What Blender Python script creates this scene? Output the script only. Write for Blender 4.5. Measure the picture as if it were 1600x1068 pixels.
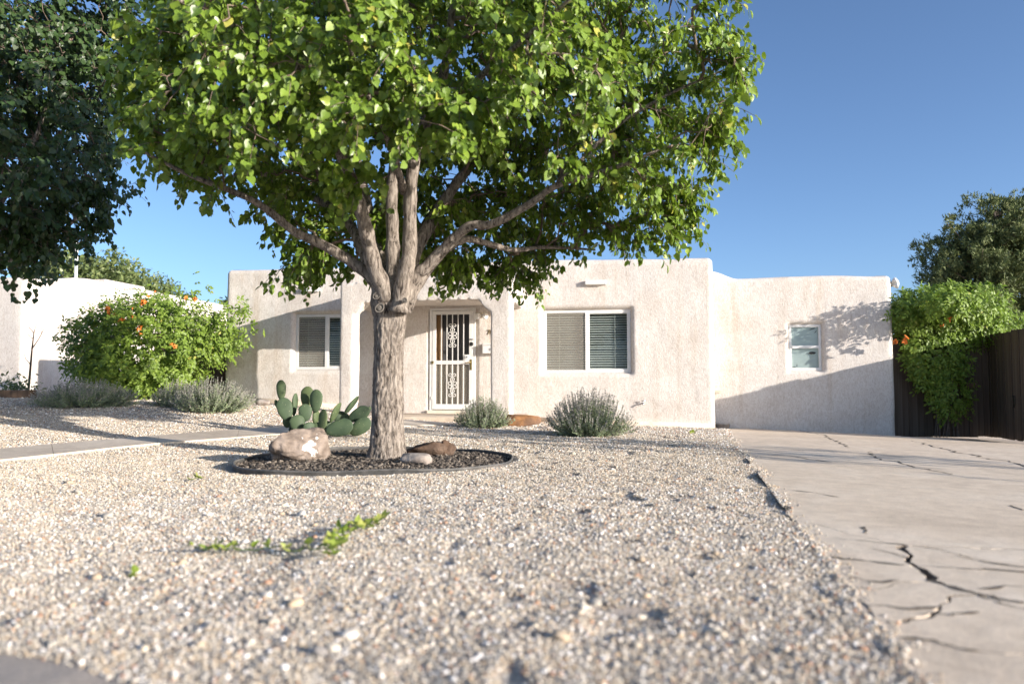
import bpy, bmesh, math, random
import numpy as np
from mathutils import Vector, Matrix, noise as mnoise
R = math.radians
random.seed(7)
rng = np.random.default_rng(11)
scene = bpy.context.scene
for o in list(bpy.data.objects):
    bpy.data.objects.remove(o)
COL = scene.collection

# ------------------------------------------------------------------ camera
CAM_H = 0.75
cam_d = bpy.data.cameras.new('camera')
cam = bpy.data.objects.new('camera', cam_d)
COL.objects.link(cam)
cam.location = (0, 0, CAM_H)
cam.rotation_euler = (R(90 + 3.1), 0, 0)
cam_d.sensor_width = 36
cam_d.lens = 27
cam_d.clip_end = 2000
cam_d.clip_start = 0.02
cam_d.dof.use_dof = True
cam_d.dof.focus_distance = 11.0
cam_d.dof.aperture_fstop = 1.6
scene.camera = cam

# ------------------------------------------------------------------ sun and sky
YAW = R(9)                                     # the house is turned a little towards the right
U = Vector((math.cos(YAW), -math.sin(YAW), 0))  # along the facade, to the right
N = Vector((math.sin(YAW), math.cos(YAW), 0))   # into the house
TO_SUN = (U * 2.35 - N + Vector((0, 0, 0.5875))).normalized()
SUN_EL = math.asin(TO_SUN.z)
world = bpy.data.worlds.new('World')
scene.world = world
world.use_nodes = True
nt = world.node_tree
sky = nt.nodes.new('ShaderNodeTexSky')
sky.sky_type = 'NISHITA'
sky.sun_disc = False
sky.sun_elevation = SUN_EL
sky.sun_rotation = math.atan2(TO_SUN.x, TO_SUN.y)
sky.altitude = 1600
sky.air_density = 0.8
sky.dust_density = 5.0
sky.ozone_density = 2.9
bg = nt.nodes['Background']
bg.inputs['Strength'].default_value = 0.145
nt.links.new(sky.outputs[0], bg.inputs['Color'])
sun_d = bpy.data.lights.new('sun', 'SUN')
sun_d.energy = 4.6
sun_d.angle = R(0.53)
sun_d.color = (1.0, 0.92, 0.82)
sun = bpy.data.objects.new('sun', sun_d)
COL.objects.link(sun)
sun.rotation_euler = TO_SUN.to_track_quat('Z', 'Y').to_euler()
scene.view_settings.view_transform = 'Standard'
scene.view_settings.look = 'None'
scene.view_settings.gamma = 1.0
scene.view_settings.use_curve_mapping = False
scene.view_settings.exposure = 0.78

# ------------------------------------------------------------------ helpers
def link(o, parent=None):
    COL.objects.link(o)
    if parent is not None:
        o.parent = parent
    return o

def tag(o, label=None, cat=None, group=None, kind=None):
    if label: o['label'] = label
    if cat: o['category'] = cat
    if group: o['group'] = group
    if kind: o['kind'] = kind
    return o

def empty(name, label, cat, group=None, loc=(0, 0, 0)):
    o = bpy.data.objects.new(name, None)
    o.empty_display_size = 0.1
    o.location = loc
    link(o)
    return tag(o, label, cat, group)

def mesh_from(name, verts, faces, mat=None, smooth=False):
    me = bpy.data.meshes.new(name)
    if isinstance(verts, np.ndarray):
        verts = verts.reshape(-1, 3)
        if isinstance(faces, np.ndarray) and faces.ndim == 2:
            k = faces.shape[1]
            me.vertices.add(len(verts))
            me.vertices.foreach_set('co', verts.astype(np.float32).ravel())
            me.loops.add(faces.size)
            me.loops.foreach_set('vertex_index', faces.astype(np.int32).ravel())
            me.polygons.add(len(faces))
            me.polygons.foreach_set('loop_start', np.arange(0, faces.size, k, dtype=np.int32))
            me.update(calc_edges=True)
        else:
            me.from_pydata(verts.tolist(), [], faces)
    else:
        me.from_pydata(verts, [], faces)
    if smooth:
        me.polygons.foreach_set('use_smooth', np.ones(len(me.polygons), dtype=bool))
    if mat: me.materials.append(mat)
    me.update()
    return me

def mobj(name, verts, faces, mat=None, parent=None, smooth=False):
    """world-space geometry; a parented object keeps it through the inverse of the (pure translation) parent"""
    me = mesh_from(name, verts, faces, mat, smooth)
    o = bpy.data.objects.new(name, me)
    link(o, parent)
    fix_parent(o)
    return o

def root_loc(p):
    v = Vector((0, 0, 0))
    while p is not None:
        v += p.location
        p = p.parent
    return v

def fix_parent(o):
    if o.parent is not None:
        o.matrix_parent_inverse = Matrix.Translation(-root_loc(o.parent))

class MB:
    """collects simple solids and links them as one mesh"""
    def __init__(self): self.v = []; self.f = []
    def add(self, v, f):
        n = len(self.v)
        self.v += [tuple(p) for p in v]
        self.f += [[i + n for i in q] for q in f]
        return self
    def obox(self, c, ax, ay, az):
        c = Vector(c); ax = Vector(ax); ay = Vector(ay); az = Vector(az)
        v = [c + ax * i + ay * j + az * k for k in (-1, 1) for j in (-1, 1) for i in (-1, 1)]
        return self.add(v, [[0, 2, 3, 1], [4, 5, 7, 6], [0, 1, 5, 4], [2, 6, 7, 3], [0, 4, 6, 2], [1, 3, 7, 5]])
    def tube(self, pts, rad, n=8, cap=True):
        v, f = tube_geo(pts, rad, n, cap)
        return self.add(v, f)
    def build(self, name, mat, parent=None, smooth=False, bevel=0.0, seg=2):
        me = mesh_from(name, self.v, self.f, mat, smooth)
        bm = bmesh.new(); bm.from_mesh(me)
        bmesh.ops.recalc_face_normals(bm, faces=bm.faces)
        if bevel > 0:
            bmesh.ops.bevel(bm, geom=bm.edges[:], offset=bevel, segments=seg, profile=0.5, affect='EDGES')
        bm.to_mesh(me); bm.free()
        o = bpy.data.objects.new(name, me)
        link(o, parent); fix_parent(o)
        return o

def tube_geo(pts, rad, n=8, cap=True):
    pts = [Vector(p) for p in pts]
    if not hasattr(rad, '__len__'): rad = [rad] * len(pts)
    v = []; f = []
    t0 = (pts[1] - pts[0]).normalized()
    a = t0.orthogonal().normalized()
    for i, p in enumerate(pts):
        if i == 0: t = t0
        elif i == len(pts) - 1: t = (pts[i] - pts[i - 1]).normalized()
        else:
            t = (pts[i + 1] - pts[i - 1])
            t = t.normalized() if t.length > 1e-9 else t0
        a = (a - t * a.dot(t))
        a = a.normalized() if a.length > 1e-6 else t.orthogonal().normalized()
        b = t.cross(a)
        for k in range(n):
            an = 2 * math.pi * k / n
            v.append(p + (a * math.cos(an) + b * math.sin(an)) * rad[i])
    for i in range(len(pts) - 1):
        for k in range(n):
            k2 = (k + 1) % n
            f.append([i * n + k, i * n + k2, (i + 1) * n + k2, (i + 1) * n + k])
    if cap:
        f.append(list(range(n))[::-1])
        f.append([(len(pts) - 1) * n + k for k in range(n)])
    return v, f

# vectorised value noise ---------------------------------------------------
def _hash(ix, iy, iz):
    h = (ix.astype(np.int64) * 374761393 + iy.astype(np.int64) * 668265263 + iz.astype(np.int64) * 2147483647 + 1013904223) & 0xffffffff
    h = ((h ^ (h >> 13)) * 1274126177) & 0xffffffff
    h = h ^ (h >> 16)
    return (h & 0xffff) / 65535.0 * 2 - 1

def vnoise(x, y, z=None, oct=1):
    x = np.asarray(x, float); y = np.asarray(y, float)
    z = np.zeros_like(x) if z is None else np.asarray(z, float) + 0 * x
    tot = np.zeros_like(x); amp = 1.0
    for o in range(oct):
        ix = np.floor(x); iy = np.floor(y); iz = np.floor(z)
        fx = x - ix; fy = y - iy; fz = z - iz
        fx = fx * fx * (3 - 2 * fx); fy = fy * fy * (3 - 2 * fy); fz = fz * fz * (3 - 2 * fz)
        r = 0
        for a in (0, 1):
            for b in (0, 1):
                for c in (0, 1):
                    w = (fx if a else 1 - fx) * (fy if b else 1 - fy) * (fz if c else 1 - fz)
                    r = r + w * _hash(ix + a, iy + b, iz + c)
        tot += amp * r
        x = x * 2.03 + 17.1; y = y * 2.03 + 5.7; z = z * 2.03 + 9.3
        amp *= 0.5
    return tot

# materials ---------------------------------------------------------------
def new_mat(name):
    m = bpy.data.materials.new(name)
    m.use_nodes = True
    n = m.node_tree
    return m, n, n.nodes['Principled BSDF']

def pmat(name, c1, c2=None, scale=5.0, rough=0.85, bump=0.0, bscale=40.0, bdist=0.01, stretch=(1, 1, 1),
         detail=6.0, spec=0.3, metal=0.0, c3=None, s3=1.0, coord='Object', contrast=(0.35, 0.65), bdetail=4.0):
    """two-tone noise, an optional third large-scale tone, noise bump"""
    m, t, b = new_mat(name)
    L = t.links.new
    b.inputs['Roughness'].default_value = rough
    b.inputs['Specular IOR Level'].default_value = spec
    b.inputs['Metallic'].default_value = metal
    tc = t.nodes.new('ShaderNodeTexCoord')
    mp = t.nodes.new('ShaderNodeMapping')
    mp.inputs['Scale'].default_value = stretch
    L(tc.outputs[coord], mp.inputs['Vector'])
    if c2 is None:
        c2 = tuple(c * 0.86 for c in c1)
    nz = t.nodes.new('ShaderNodeTexNoise')
    nz.inputs['Scale'].default_value = scale
    nz.inputs['Detail'].default_value = detail
    L(mp.outputs[0], nz.inputs['Vector'])
    rp = t.nodes.new('ShaderNodeValToRGB')
    rp.color_ramp.elements[0].position = contrast[0]; rp.color_ramp.elements[0].color = (*c1, 1)
    rp.color_ramp.elements[1].position = contrast[1]; rp.color_ramp.elements[1].color = (*c2, 1)
    L(nz.outputs['Fac'], rp.inputs[0])
    col = rp.outputs[0]
    if c3 is not None:
        n3 = t.nodes.new('ShaderNodeTexNoise')
        n3.inputs['Scale'].default_value = s3
        n3.inputs['Detail'].default_value = 5
        L(mp.outputs[0], n3.inputs['Vector'])
        r3 = t.nodes.new('ShaderNodeValToRGB')
        r3.color_ramp.elements[0].position = 0.45; r3.color_ramp.elements[0].color = (0, 0, 0, 1)
        r3.color_ramp.elements[1].position = 0.7; r3.color_ramp.elements[1].color = (1, 1, 1, 1)
        L(n3.outputs['Fac'], r3.inputs[0])
        mx = t.nodes.new('ShaderNodeMixRGB')
        L(r3.outputs[0], mx.inputs[0]); L(col, mx.inputs[1]); mx.inputs[2].default_value = (*c3, 1)
        col = mx.outputs[0]
    L(col, b.inputs['Base Color'])
    if bump > 0:
        nb = t.nodes.new('ShaderNodeTexNoise')
        nb.inputs['Scale'].default_value = bscale
        nb.inputs['Detail'].default_value = bdetail
        L(mp.outputs[0], nb.inputs['Vector'])
        bp = t.nodes.new('ShaderNodeBump')
        bp.inputs['Strength'].default_value = bump
        bp.inputs['Distance'].default_value = bdist
        L(nb.outputs['Fac'], bp.inputs['Height'])
        L(bp.outputs[0], b.inputs['Normal'])
    return m

def ramp(t, stops, interp='LINEAR'):
    r = t.nodes.new('ShaderNodeValToRGB')
    cr = r.color_ramp
    cr.interpolation = interp
    while len(cr.elements) < len(stops): cr.elements.new(0.5)
    for e, (p, c) in zip(cr.elements, stops):
        e.position = p; e.color = (*c, 1)
    return r

def stucco(name, base, light, dark):
    m, t, b = new_mat(name)
    L = t.links.new
    b.inputs['Roughness'].default_value = 0.95
    b.inputs['Specular IOR Level'].default_value = 0.1
    tc = t.nodes.new('ShaderNodeTexCoord')
    big = t.nodes.new('ShaderNodeTexNoise'); big.inputs['Scale'].default_value = 1.3; big.inputs['Detail'].default_value = 6
    big.inputs['Roughness'].default_value = 0.65
    L(tc.outputs['Object'], big.inputs['Vector'])
    r1 = ramp(t, [(0.32, dark), (0.5, base), (0.68, light)])
    L(big.outputs['Fac'], r1.inputs[0])
    mp = t.nodes.new('ShaderNodeMapping'); mp.inputs['Scale'].default_value = (1, 1, 0.45)
    L(tc.outputs['Object'], mp.inputs['Vector'])
    fine = t.nodes.new('ShaderNodeTexNoise'); fine.inputs['Scale'].default_value = 38; fine.inputs['Detail'].default_value = 3
    fine.inputs['Distortion'].default_value = 1.2
    L(mp.outputs[0], fine.inputs['Vector'])
    r2 = ramp(t, [(0.36, (0.82, 0.78, 0.74)), (0.6, (1.04, 1.04, 1.04))])
    L(fine.outputs['Fac'], r2.inputs[0])
    mul = t.nodes.new('ShaderNodeMixRGB'); mul.blend_type = 'MULTIPLY'; mul.inputs[0].default_value = 0.8
    L(r1.outputs[0], mul.inputs[1]); L(r2.outputs[0], mul.inputs[2])
    # splash dirt along the foot of the wall and rain streaks are real stains with their own shape
    st = t.nodes.new('ShaderNodeMapping'); st.inputs['Scale'].default_value = (5, 5, 0.35)
    L(tc.outputs['Object'], st.inputs['Vector'])
    sn = t.nodes.new('ShaderNodeTexNoise'); sn.inputs['Scale'].default_value = 1.0; sn.inputs['Detail'].default_value = 5
    L(st.outputs[0], sn.inputs['Vector'])
    r3 = ramp(t, [(0.54, (1, 1, 1)), (0.76, (0.90, 0.85, 0.79))])
    L(sn.outputs['Fac'], r3.inputs[0])
    mul2 = t.nodes.new('ShaderNodeMixRGB'); mul2.blend_type = 'MULTIPLY'; mul2.inputs[0].default_value = 1.0
    L(mul.outputs[0], mul2.inputs[1]); L(r3.outputs[0], mul2.inputs[2])
    L(mul2.outputs[0], b.inputs['Base Color'])
    f2 = t.nodes.new('ShaderNodeTexNoise'); f2.inputs['Scale'].default_value = 120; f2.inputs['Detail'].default_value = 2
    L(tc.outputs['Object'], f2.inputs['Vector'])
    ad = t.nodes.new('ShaderNodeMath'); ad.operation = 'MULTIPLY_ADD'; ad.inputs[1].default_value = 0.35
    L(f2.outputs['Fac'], ad.inputs[0]); L(fine.outputs['Fac'], ad.inputs[2])
    bp = t.nodes.new('ShaderNodeBump'); bp.inputs['Strength'].default_value = 0.55; bp.inputs['Distance'].default_value = 0.012
    L(ad.outputs[0], bp.inputs['Height']); L(bp.outputs[0], b.inputs['Normal'])
    return m

def leaf_mat(name, stops, trans=(0.16, 0.3, 0.03), tfac=0.35, rough=0.42, spec=0.5):
    m, t, b = new_mat(name)
    L = t.links.new
    at = t.nodes.new('ShaderNodeAttribute'); at.attribute_name = 'rnd'
    r = ramp(t, stops)
    L(at.outputs['Fac'], r.inputs[0]); L(r.outputs[0], b.inputs['Base Color'])
    b.inputs['Roughness'].default_value = rough
    b.inputs['Specular IOR Level'].default_value = spec
    tr = t.nodes.new('ShaderNodeBsdfTranslucent')
    mxc = t.nodes.new('ShaderNodeMixRGB'); mxc.inputs[0].default_value = 0.5
    L(r.outputs[0], mxc.inputs[1]); mxc.inputs[2].default_value = (*trans, 1)
    L(mxc.outputs[0], tr.inputs['Color'])
    mx = t.nodes.new('ShaderNodeMixShader'); mx.inputs[0].default_value = tfac
    L(b.outputs[0], mx.inputs[1]); L(tr.outputs[0], mx.inputs[2])
    L(mx.outputs[0], t.nodes['Material Output'].inputs['Surface'])
    return m

M = {}
M['stucco'] = stucco('stucco', (0.70, 0.655, 0.61), (0.735, 0.70, 0.66), (0.645, 0.585, 0.53))
M['stucco_white'] = stucco('stucco_white', (0.74, 0.68, 0.62), (0.78, 0.73, 0.67), (0.68, 0.61, 0.55))
M['roof'] = pmat('roof_felt', (0.4, 0.39, 0.37), (0.3, 0.3, 0.29), 3)
M['white'] = pmat('white_paint', (0.80, 0.79, 0.77), (0.74, 0.73, 0.70), 9, 0.45, 0.05, 60, spec=0.4)
M['cream'] = pmat('cream_paint', (0.74, 0.68, 0.58), (0.66, 0.6, 0.5), 7, 0.5, 0.05, 60)
def concrete_mat(name, base, light, dark, grit):
    m, t, b = new_mat(name)
    L = t.links.new
    b.inputs['Roughness'].default_value = 0.9
    b.inputs['Specular IOR Level'].default_value = 0.15
    tc = t.nodes.new('ShaderNodeTexCoord')
    def nz(scale, detail, rough=0.6, dist=0.0):
        n = t.nodes.new('ShaderNodeTexNoise'); n.inputs['Scale'].default_value = scale; n.inputs['Detail'].default_value = detail
        n.inputs['Roughness'].default_value = rough; n.inputs['Distortion'].default_value = dist
        L(tc.outputs['Object'], n.inputs['Vector']); return n
    a = nz(0.9, 8, 0.7, 0.6); r = ramp(t, [(0.3, dark), (0.5, base), (0.7, light)]); L(a.outputs['Fac'], r.inputs[0])
    c = nz(7, 6, 0.7); r2 = ramp(t, [(0.3, (0.84, 0.83, 0.82)), (0.65, (1.06, 1.06, 1.06))]); L(c.outputs['Fac'], r2.inputs[0])
    m1 = t.nodes.new('ShaderNodeMixRGB'); m1.blend_type = 'MULTIPLY'; m1.inputs[0].default_value = 1
    L(r.outputs[0], m1.inputs[1]); L(r2.outputs[0], m1.inputs[2])
    d = nz(150, 2); r3 = ramp(t, [(0.34, (0.72, 0.70, 0.68)), (0.45, (1, 1, 1)), (0.62, (1, 1, 1)), (0.72, (1.15, 1.14, 1.12))]); L(d.outputs['Fac'], r3.inputs[0])
    m2 = t.nodes.new('ShaderNodeMixRGB'); m2.blend_type = 'MULTIPLY'; m2.inputs[0].default_value = grit
    L(m1.outputs[0], m2.inputs[1]); L(r3.outputs[0], m2.inputs[2])
    # dark oil and water marks with ragged outlines
    e = nz(1.7, 7, 0.65, 1.0); r4 = ramp(t, [(0.60, (1, 1, 1)), (0.74, (0.80, 0.78, 0.76))]); L(e.outputs['Fac'], r4.inputs[0])
    m3 = t.nodes.new('ShaderNodeMixRGB'); m3.blend_type = 'MULTIPLY'; m3.inputs[0].default_value = 1
    L(m2.outputs[0], m3.inputs[1]); L(r4.outputs[0], m3.inputs[2])
    L(m3.outputs[0], b.inputs['Base Color'])
    ad = t.nodes.new('ShaderNodeMath'); ad.operation = 'MULTIPLY_ADD'; ad.inputs[1].default_value = 0.25
    L(d.outputs['Fac'], ad.inputs[0]); L(c.outputs['Fac'], ad.inputs[2])
    bp = t.nodes.new('ShaderNodeBump'); bp.inputs['Strength'].default_value = 0.35; bp.inputs['Distance'].default_value = 0.012
    L(ad.outputs[0], bp.inputs['Height']); L(bp.outputs[0], b.inputs['Normal'])
    return m
M['concrete'] = concrete_mat('concrete', (0.77, 0.64, 0.50), (0.82, 0.71, 0.58), (0.65, 0.535, 0.415), 0.85)
M['path'] = concrete_mat('path_concrete', (0.72, 0.615, 0.49), (0.77, 0.67, 0.56), (0.62, 0.52, 0.41), 0.7)
M['dirt'] = pmat('dirt', (0.52, 0.445, 0.375), (0.42, 0.355, 0.30), 60, 0.97, 0.6, 150, 0.01, c3=(0.45, 0.375, 0.305), s3=4)
M['bark_chip'] = pmat('mulch_chip', (0.085, 0.062, 0.044), (0.2, 0.155, 0.115), 9, 0.9, 0.3, 90, spec=0.2)
M['mulch_bed'] = pmat('mulch_bed', (0.05, 0.038, 0.03), (0.1, 0.08, 0.06), 40, 0.95, 0.8, 80, 0.02)
M['edging'] = pmat('black_plastic', (0.09, 0.088, 0.084), (0.16, 0.15, 0.14), 14, 0.55, 0.1, 50)
M['metal'] = pmat('steel', (0.55, 0.55, 0.55), (0.42, 0.42, 0.42), 20, 0.3, metal=1.0, spec=0.5)
M['brass'] = pmat('brass', (0.55, 0.4, 0.16), (0.4, 0.28, 0.1), 30, 0.35, metal=1.0)
M['black'] = pmat('black_trim', (0.02, 0.02, 0.02), (0.03, 0.03, 0.03), 8, 0.4)
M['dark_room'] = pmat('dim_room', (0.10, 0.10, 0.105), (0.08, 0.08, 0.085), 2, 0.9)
M['blind'] = pmat('blind_vinyl', (0.78, 0.76, 0.71), (0.72, 0.7, 0.65), 4, 0.6)
M['curtain'] = pmat('roller_shade', (0.70, 0.72, 0.70), (0.62, 0.65, 0.64), 3, 0.8)
M['door_wood'] = pmat('door_wood', (0.34, 0.20, 0.09), (0.24, 0.135, 0.06), 6, 0.5, 0.2, 30, stretch=(1, 1, 0.1))
M['door_panel'] = pmat('door_panel', (0.245, 0.225, 0.185), (0.2, 0.18, 0.15), 5, 0.6)
M['fence'] = pmat('weathered_fence', (0.095, 0.07, 0.053), (0.165, 0.128, 0.10), 7, 0.9, 0.5, 30, 0.006, stretch=(3, 3, 0.16), spec=0.15)
M['gate_wood'] = pmat('gate_wood', (0.2, 0.13, 0.085), (0.12, 0.08, 0.055), 7, 0.9, 0.4, 30, stretch=(3, 3, 0.2))
M['rock_pink'] = None
M['sandstone'] = pmat('sandstone', (0.36, 0.18, 0.075), (0.26, 0.135, 0.065), 5, 0.9, 0.5, 25, 0.02, c3=(0.16, 0.1, 0.07), s3=3.0)
M['rock_white'] = pmat('pale_rock', (0.42, 0.37, 0.33), (0.32, 0.27, 0.235), 9, 0.85, 0.6, 30, 0.01, c3=(0.27, 0.22, 0.19), s3=6)
M['rock_brown'] = pmat('brown_rock', (0.12, 0.075, 0.05), (0.07, 0.046, 0.035), 7, 0.9, 0.7, 30, 0.02, c3=(0.16, 0.11, 0.08), s3=5)
M['flower'] = pmat('trumpet_flower', (0.75, 0.17, 0.035), (0.8, 0.3, 0.05), 8, 0.5)
M['bare_wood'] = pmat('bare_twigs', (0.10, 0.065, 0.045), (0.16, 0.11, 0.08), 8, 0.9)

def glass_mat():
    m, t, b = new_mat('window_glass')
    L = t.links.new
    t.nodes.remove(b)
    tr = t.nodes.new('ShaderNodeBsdfTransparent'); tr.inputs[0].default_value = (0.86, 0.9, 0.9, 1)
    gl = t.nodes.new('ShaderNodeBsdfGlossy'); gl.inputs['Roughness'].default_value = 0.02
    lw = t.nodes.new('ShaderNodeLayerWeight')
    pw = t.nodes.new('ShaderNodeMath'); pw.operation = 'POWER'; pw.inputs[1].default_value = 5.0
    L(lw.outputs['Facing'], pw.inputs[0])
    fr = t.nodes.new('ShaderNodeMath'); fr.operation = 'MULTIPLY_ADD'; fr.inputs[1].default_value = 0.9; fr.inputs[2].default_value = 0.035
    L(pw.outputs[0], fr.inputs[0])
    mx = t.nodes.new('ShaderNodeMixShader')
    L(fr.outputs[0], mx.inputs[0]); L(tr.outputs[0], mx.inputs[1]); L(gl.outputs[0], mx.inputs[2])
    L(mx.outputs[0], t.nodes['Material Output'].inputs['Surface'])
    return m
M['glass'] = glass_mat()

def screen_mat():
    m, t, b = new_mat('insect_screen')
    L = t.links.new
    b.inputs['Base Color'].default_value = (0.47, 0.43, 0.36, 1)
    b.inputs['Roughness'].default_value = 0.7
    tr = t.nodes.new('ShaderNodeBsdfTransparent')
    mx = t.nodes.new('ShaderNodeMixShader'); mx.inputs[0].default_value = 0.38
    L(tr.outputs[0], mx.inputs[1]); L(b.outputs[0], mx.inputs[2])
    L(mx.outputs[0], t.nodes['Material Output'].inputs['Surface'])
    return m
M['screen'] = screen_mat()

def bark_mat():
    m, t, b = new_mat('bark')
    L = t.links.new
    b.inputs['Roughness'].default_value = 0.92
    b.inputs['Specular IOR Level'].default_value = 0.15
    tc = t.nodes.new('ShaderNodeTexCoord')
    mp = t.nodes.new('ShaderNodeMapping'); mp.inputs['Scale'].default_value = (1, 1, 0.22)
    L(tc.outputs['Object'], mp.inputs['Vector'])
    n1 = t.nodes.new('ShaderNodeTexNoise'); n1.inputs['Scale'].default_value = 34; n1.inputs['Detail'].default_value = 6
    n1.inputs['Roughness'].default_value = 0.65; n1.inputs['Distortion'].default_value = 0.8
    L(mp.outputs[0], n1.inputs['Vector'])
    r = ramp(t, [(0.35, (0.045, 0.037, 0.032)), (0.45, (0.18, 0.15, 0.126)), (0.62, (0.36, 0.312, 0.268))])
    L(n1.outputs['Fac'], r.inputs[0])
    L(r.outputs[0], b.inputs['Base Color'])
    bp = t.nodes.new('ShaderNodeBump'); bp.inputs['Strength'].default_value = 0.9; bp.inputs['Distance'].default_value = 0.02
    L(n1.outputs['Fac'], bp.inputs['Height']); L(bp.outputs[0], b.inputs['Normal'])
    return m
M['bark'] = bark_mat()
M['twig'] = pmat('twig_bark', (0.25, 0.19, 0.145), (0.15, 0.11, 0.085), 20, 0.9, 0.3, 60)
M['scar'] = pmat('pruning_scar', (0.2, 0.18, 0.16), (0.1, 0.09, 0.08), 40, 0.9, 0.4, 80)
M['leaf'] = leaf_mat('pear_leaf', [(0.0, (0.07, 0.125, 0.018)), (0.5, (0.155, 0.245, 0.03)), (0.88, (0.265, 0.37, 0.055)), (1.0, (0.42, 0.41, 0.08))], (0.28, 0.4, 0.03), 0.24, 0.36)
M['leaf_shaded'] = leaf_mat('shaded_pear_leaf', [(0.0, (0.03, 0.058, 0.018)), (0.5, (0.05, 0.092, 0.025)), (1.0, (0.085, 0.13, 0.035))], (0.09, 0.15, 0.03), 0.2, 0.4)  # darkened copy of the leaf for the left tree, its shade put into the colour
M['leaf_far'] = leaf_mat('far_leaf', [(0.0, (0.1, 0.14, 0.05)), (0.6, (0.17, 0.22, 0.075)), (1.0, (0.24, 0.28, 0.1))], (0.18, 0.24, 0.05), 0.3)
M['vine_leaf'] = leaf_mat('vine_leaf', [(0.0, (0.12, 0.19, 0.03)), (0.5, (0.20, 0.30, 0.045)), (0.9, (0.28, 0.39, 0.06)), (1.0, (0.40, 0.40, 0.08))], (0.22, 0.36, 0.03), 0.35, 0.5)
M['sage_leaf'] = leaf_mat('sage_leaf', [(0.0, (0.22, 0.275, 0.165)), (0.6, (0.32, 0.39, 0.235)), (1.0, (0.44, 0.49, 0.27))], (0.3, 0.36, 0.16), 0.25, 0.75, 0.2)
M['sage_spike'] = leaf_mat('sage_spike', [(0.0, (0.34, 0.33, 0.29)), (0.6, (0.44, 0.425, 0.365)), (1.0, (0.52, 0.49, 0.42))], (0.2, 0.18, 0.18), 0.2, 0.8, 0.1)
M['needles'] = leaf_mat('pine_needles', [(0.0, (0.08, 0.105, 0.04)), (0.6, (0.155, 0.19, 0.07)), (1.0, (0.25, 0.265, 0.105))], (0.1, 0.14, 0.04), 0.15, 0.6, 0.3)
M['weed'] = leaf_mat('weed_leaf', [(0.0, (0.2, 0.28, 0.04)), (0.6, (0.34, 0.42, 0.08)), (1.0, (0.5, 0.5, 0.14))], (0.3, 0.45, 0.05), 0.35, 0.45)

def cactus_mat():
    m, t, b = new_mat('cactus_skin')
    L = t.links.new
    b.inputs['Roughness'].default_value = 0.6
    b.inputs['Specular IOR Level'].default_value = 0.3
    tc = t.nodes.new('ShaderNodeTexCoord')
    vo = t.nodes.new('ShaderNodeTexVoronoi'); vo.inputs['Scale'].default_value = 26
    L(tc.outputs['Object'], vo.inputs['Vector'])
    dots = ramp(t, [(0.06, (1, 1, 1)), (0.13, (0, 0, 0))])
    L(vo.outputs['Distance'], dots.inputs[0])
    oi = t.nodes.new('ShaderNodeObjectInfo')
    rr = ramp(t, [(0.0, (0.05, 0.08, 0.048)), (0.5, (0.068, 0.105, 0.06)), (1.0, (0.095, 0.13, 0.06))])
    L(oi.outputs['Random'], rr.inputs[0])
    nz = t.nodes.new('ShaderNodeTexNoise'); nz.inputs['Scale'].default_value = 9
    L(tc.outputs['Object'], nz.inputs['Vector'])
    v = ramp(t, [(0.3, (0.8, 0.82, 0.8)), (0.7, (1.2, 1.15, 1.05))])
    L(nz.outputs['Fac'], v.inputs[0])
    mu = t.nodes.new('ShaderNodeMixRGB'); mu.blend_type = 'MULTIPLY'; mu.inputs[0].default_value = 1
    L(rr.outputs[0], mu.inputs[1]); L(v.outputs[0], mu.inputs[2])
    mx = t.nodes.new('ShaderNodeMixRGB')
    L(dots.outputs[0], mx.inputs[0]); L(mu.outputs[0], mx.inputs[1]); mx.inputs[2].default_value = (0.36, 0.34, 0.22, 1)
    L(mx.outputs[0], b.inputs['Base Color'])
    return m
M['cactus'] = cactus_mat()

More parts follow.
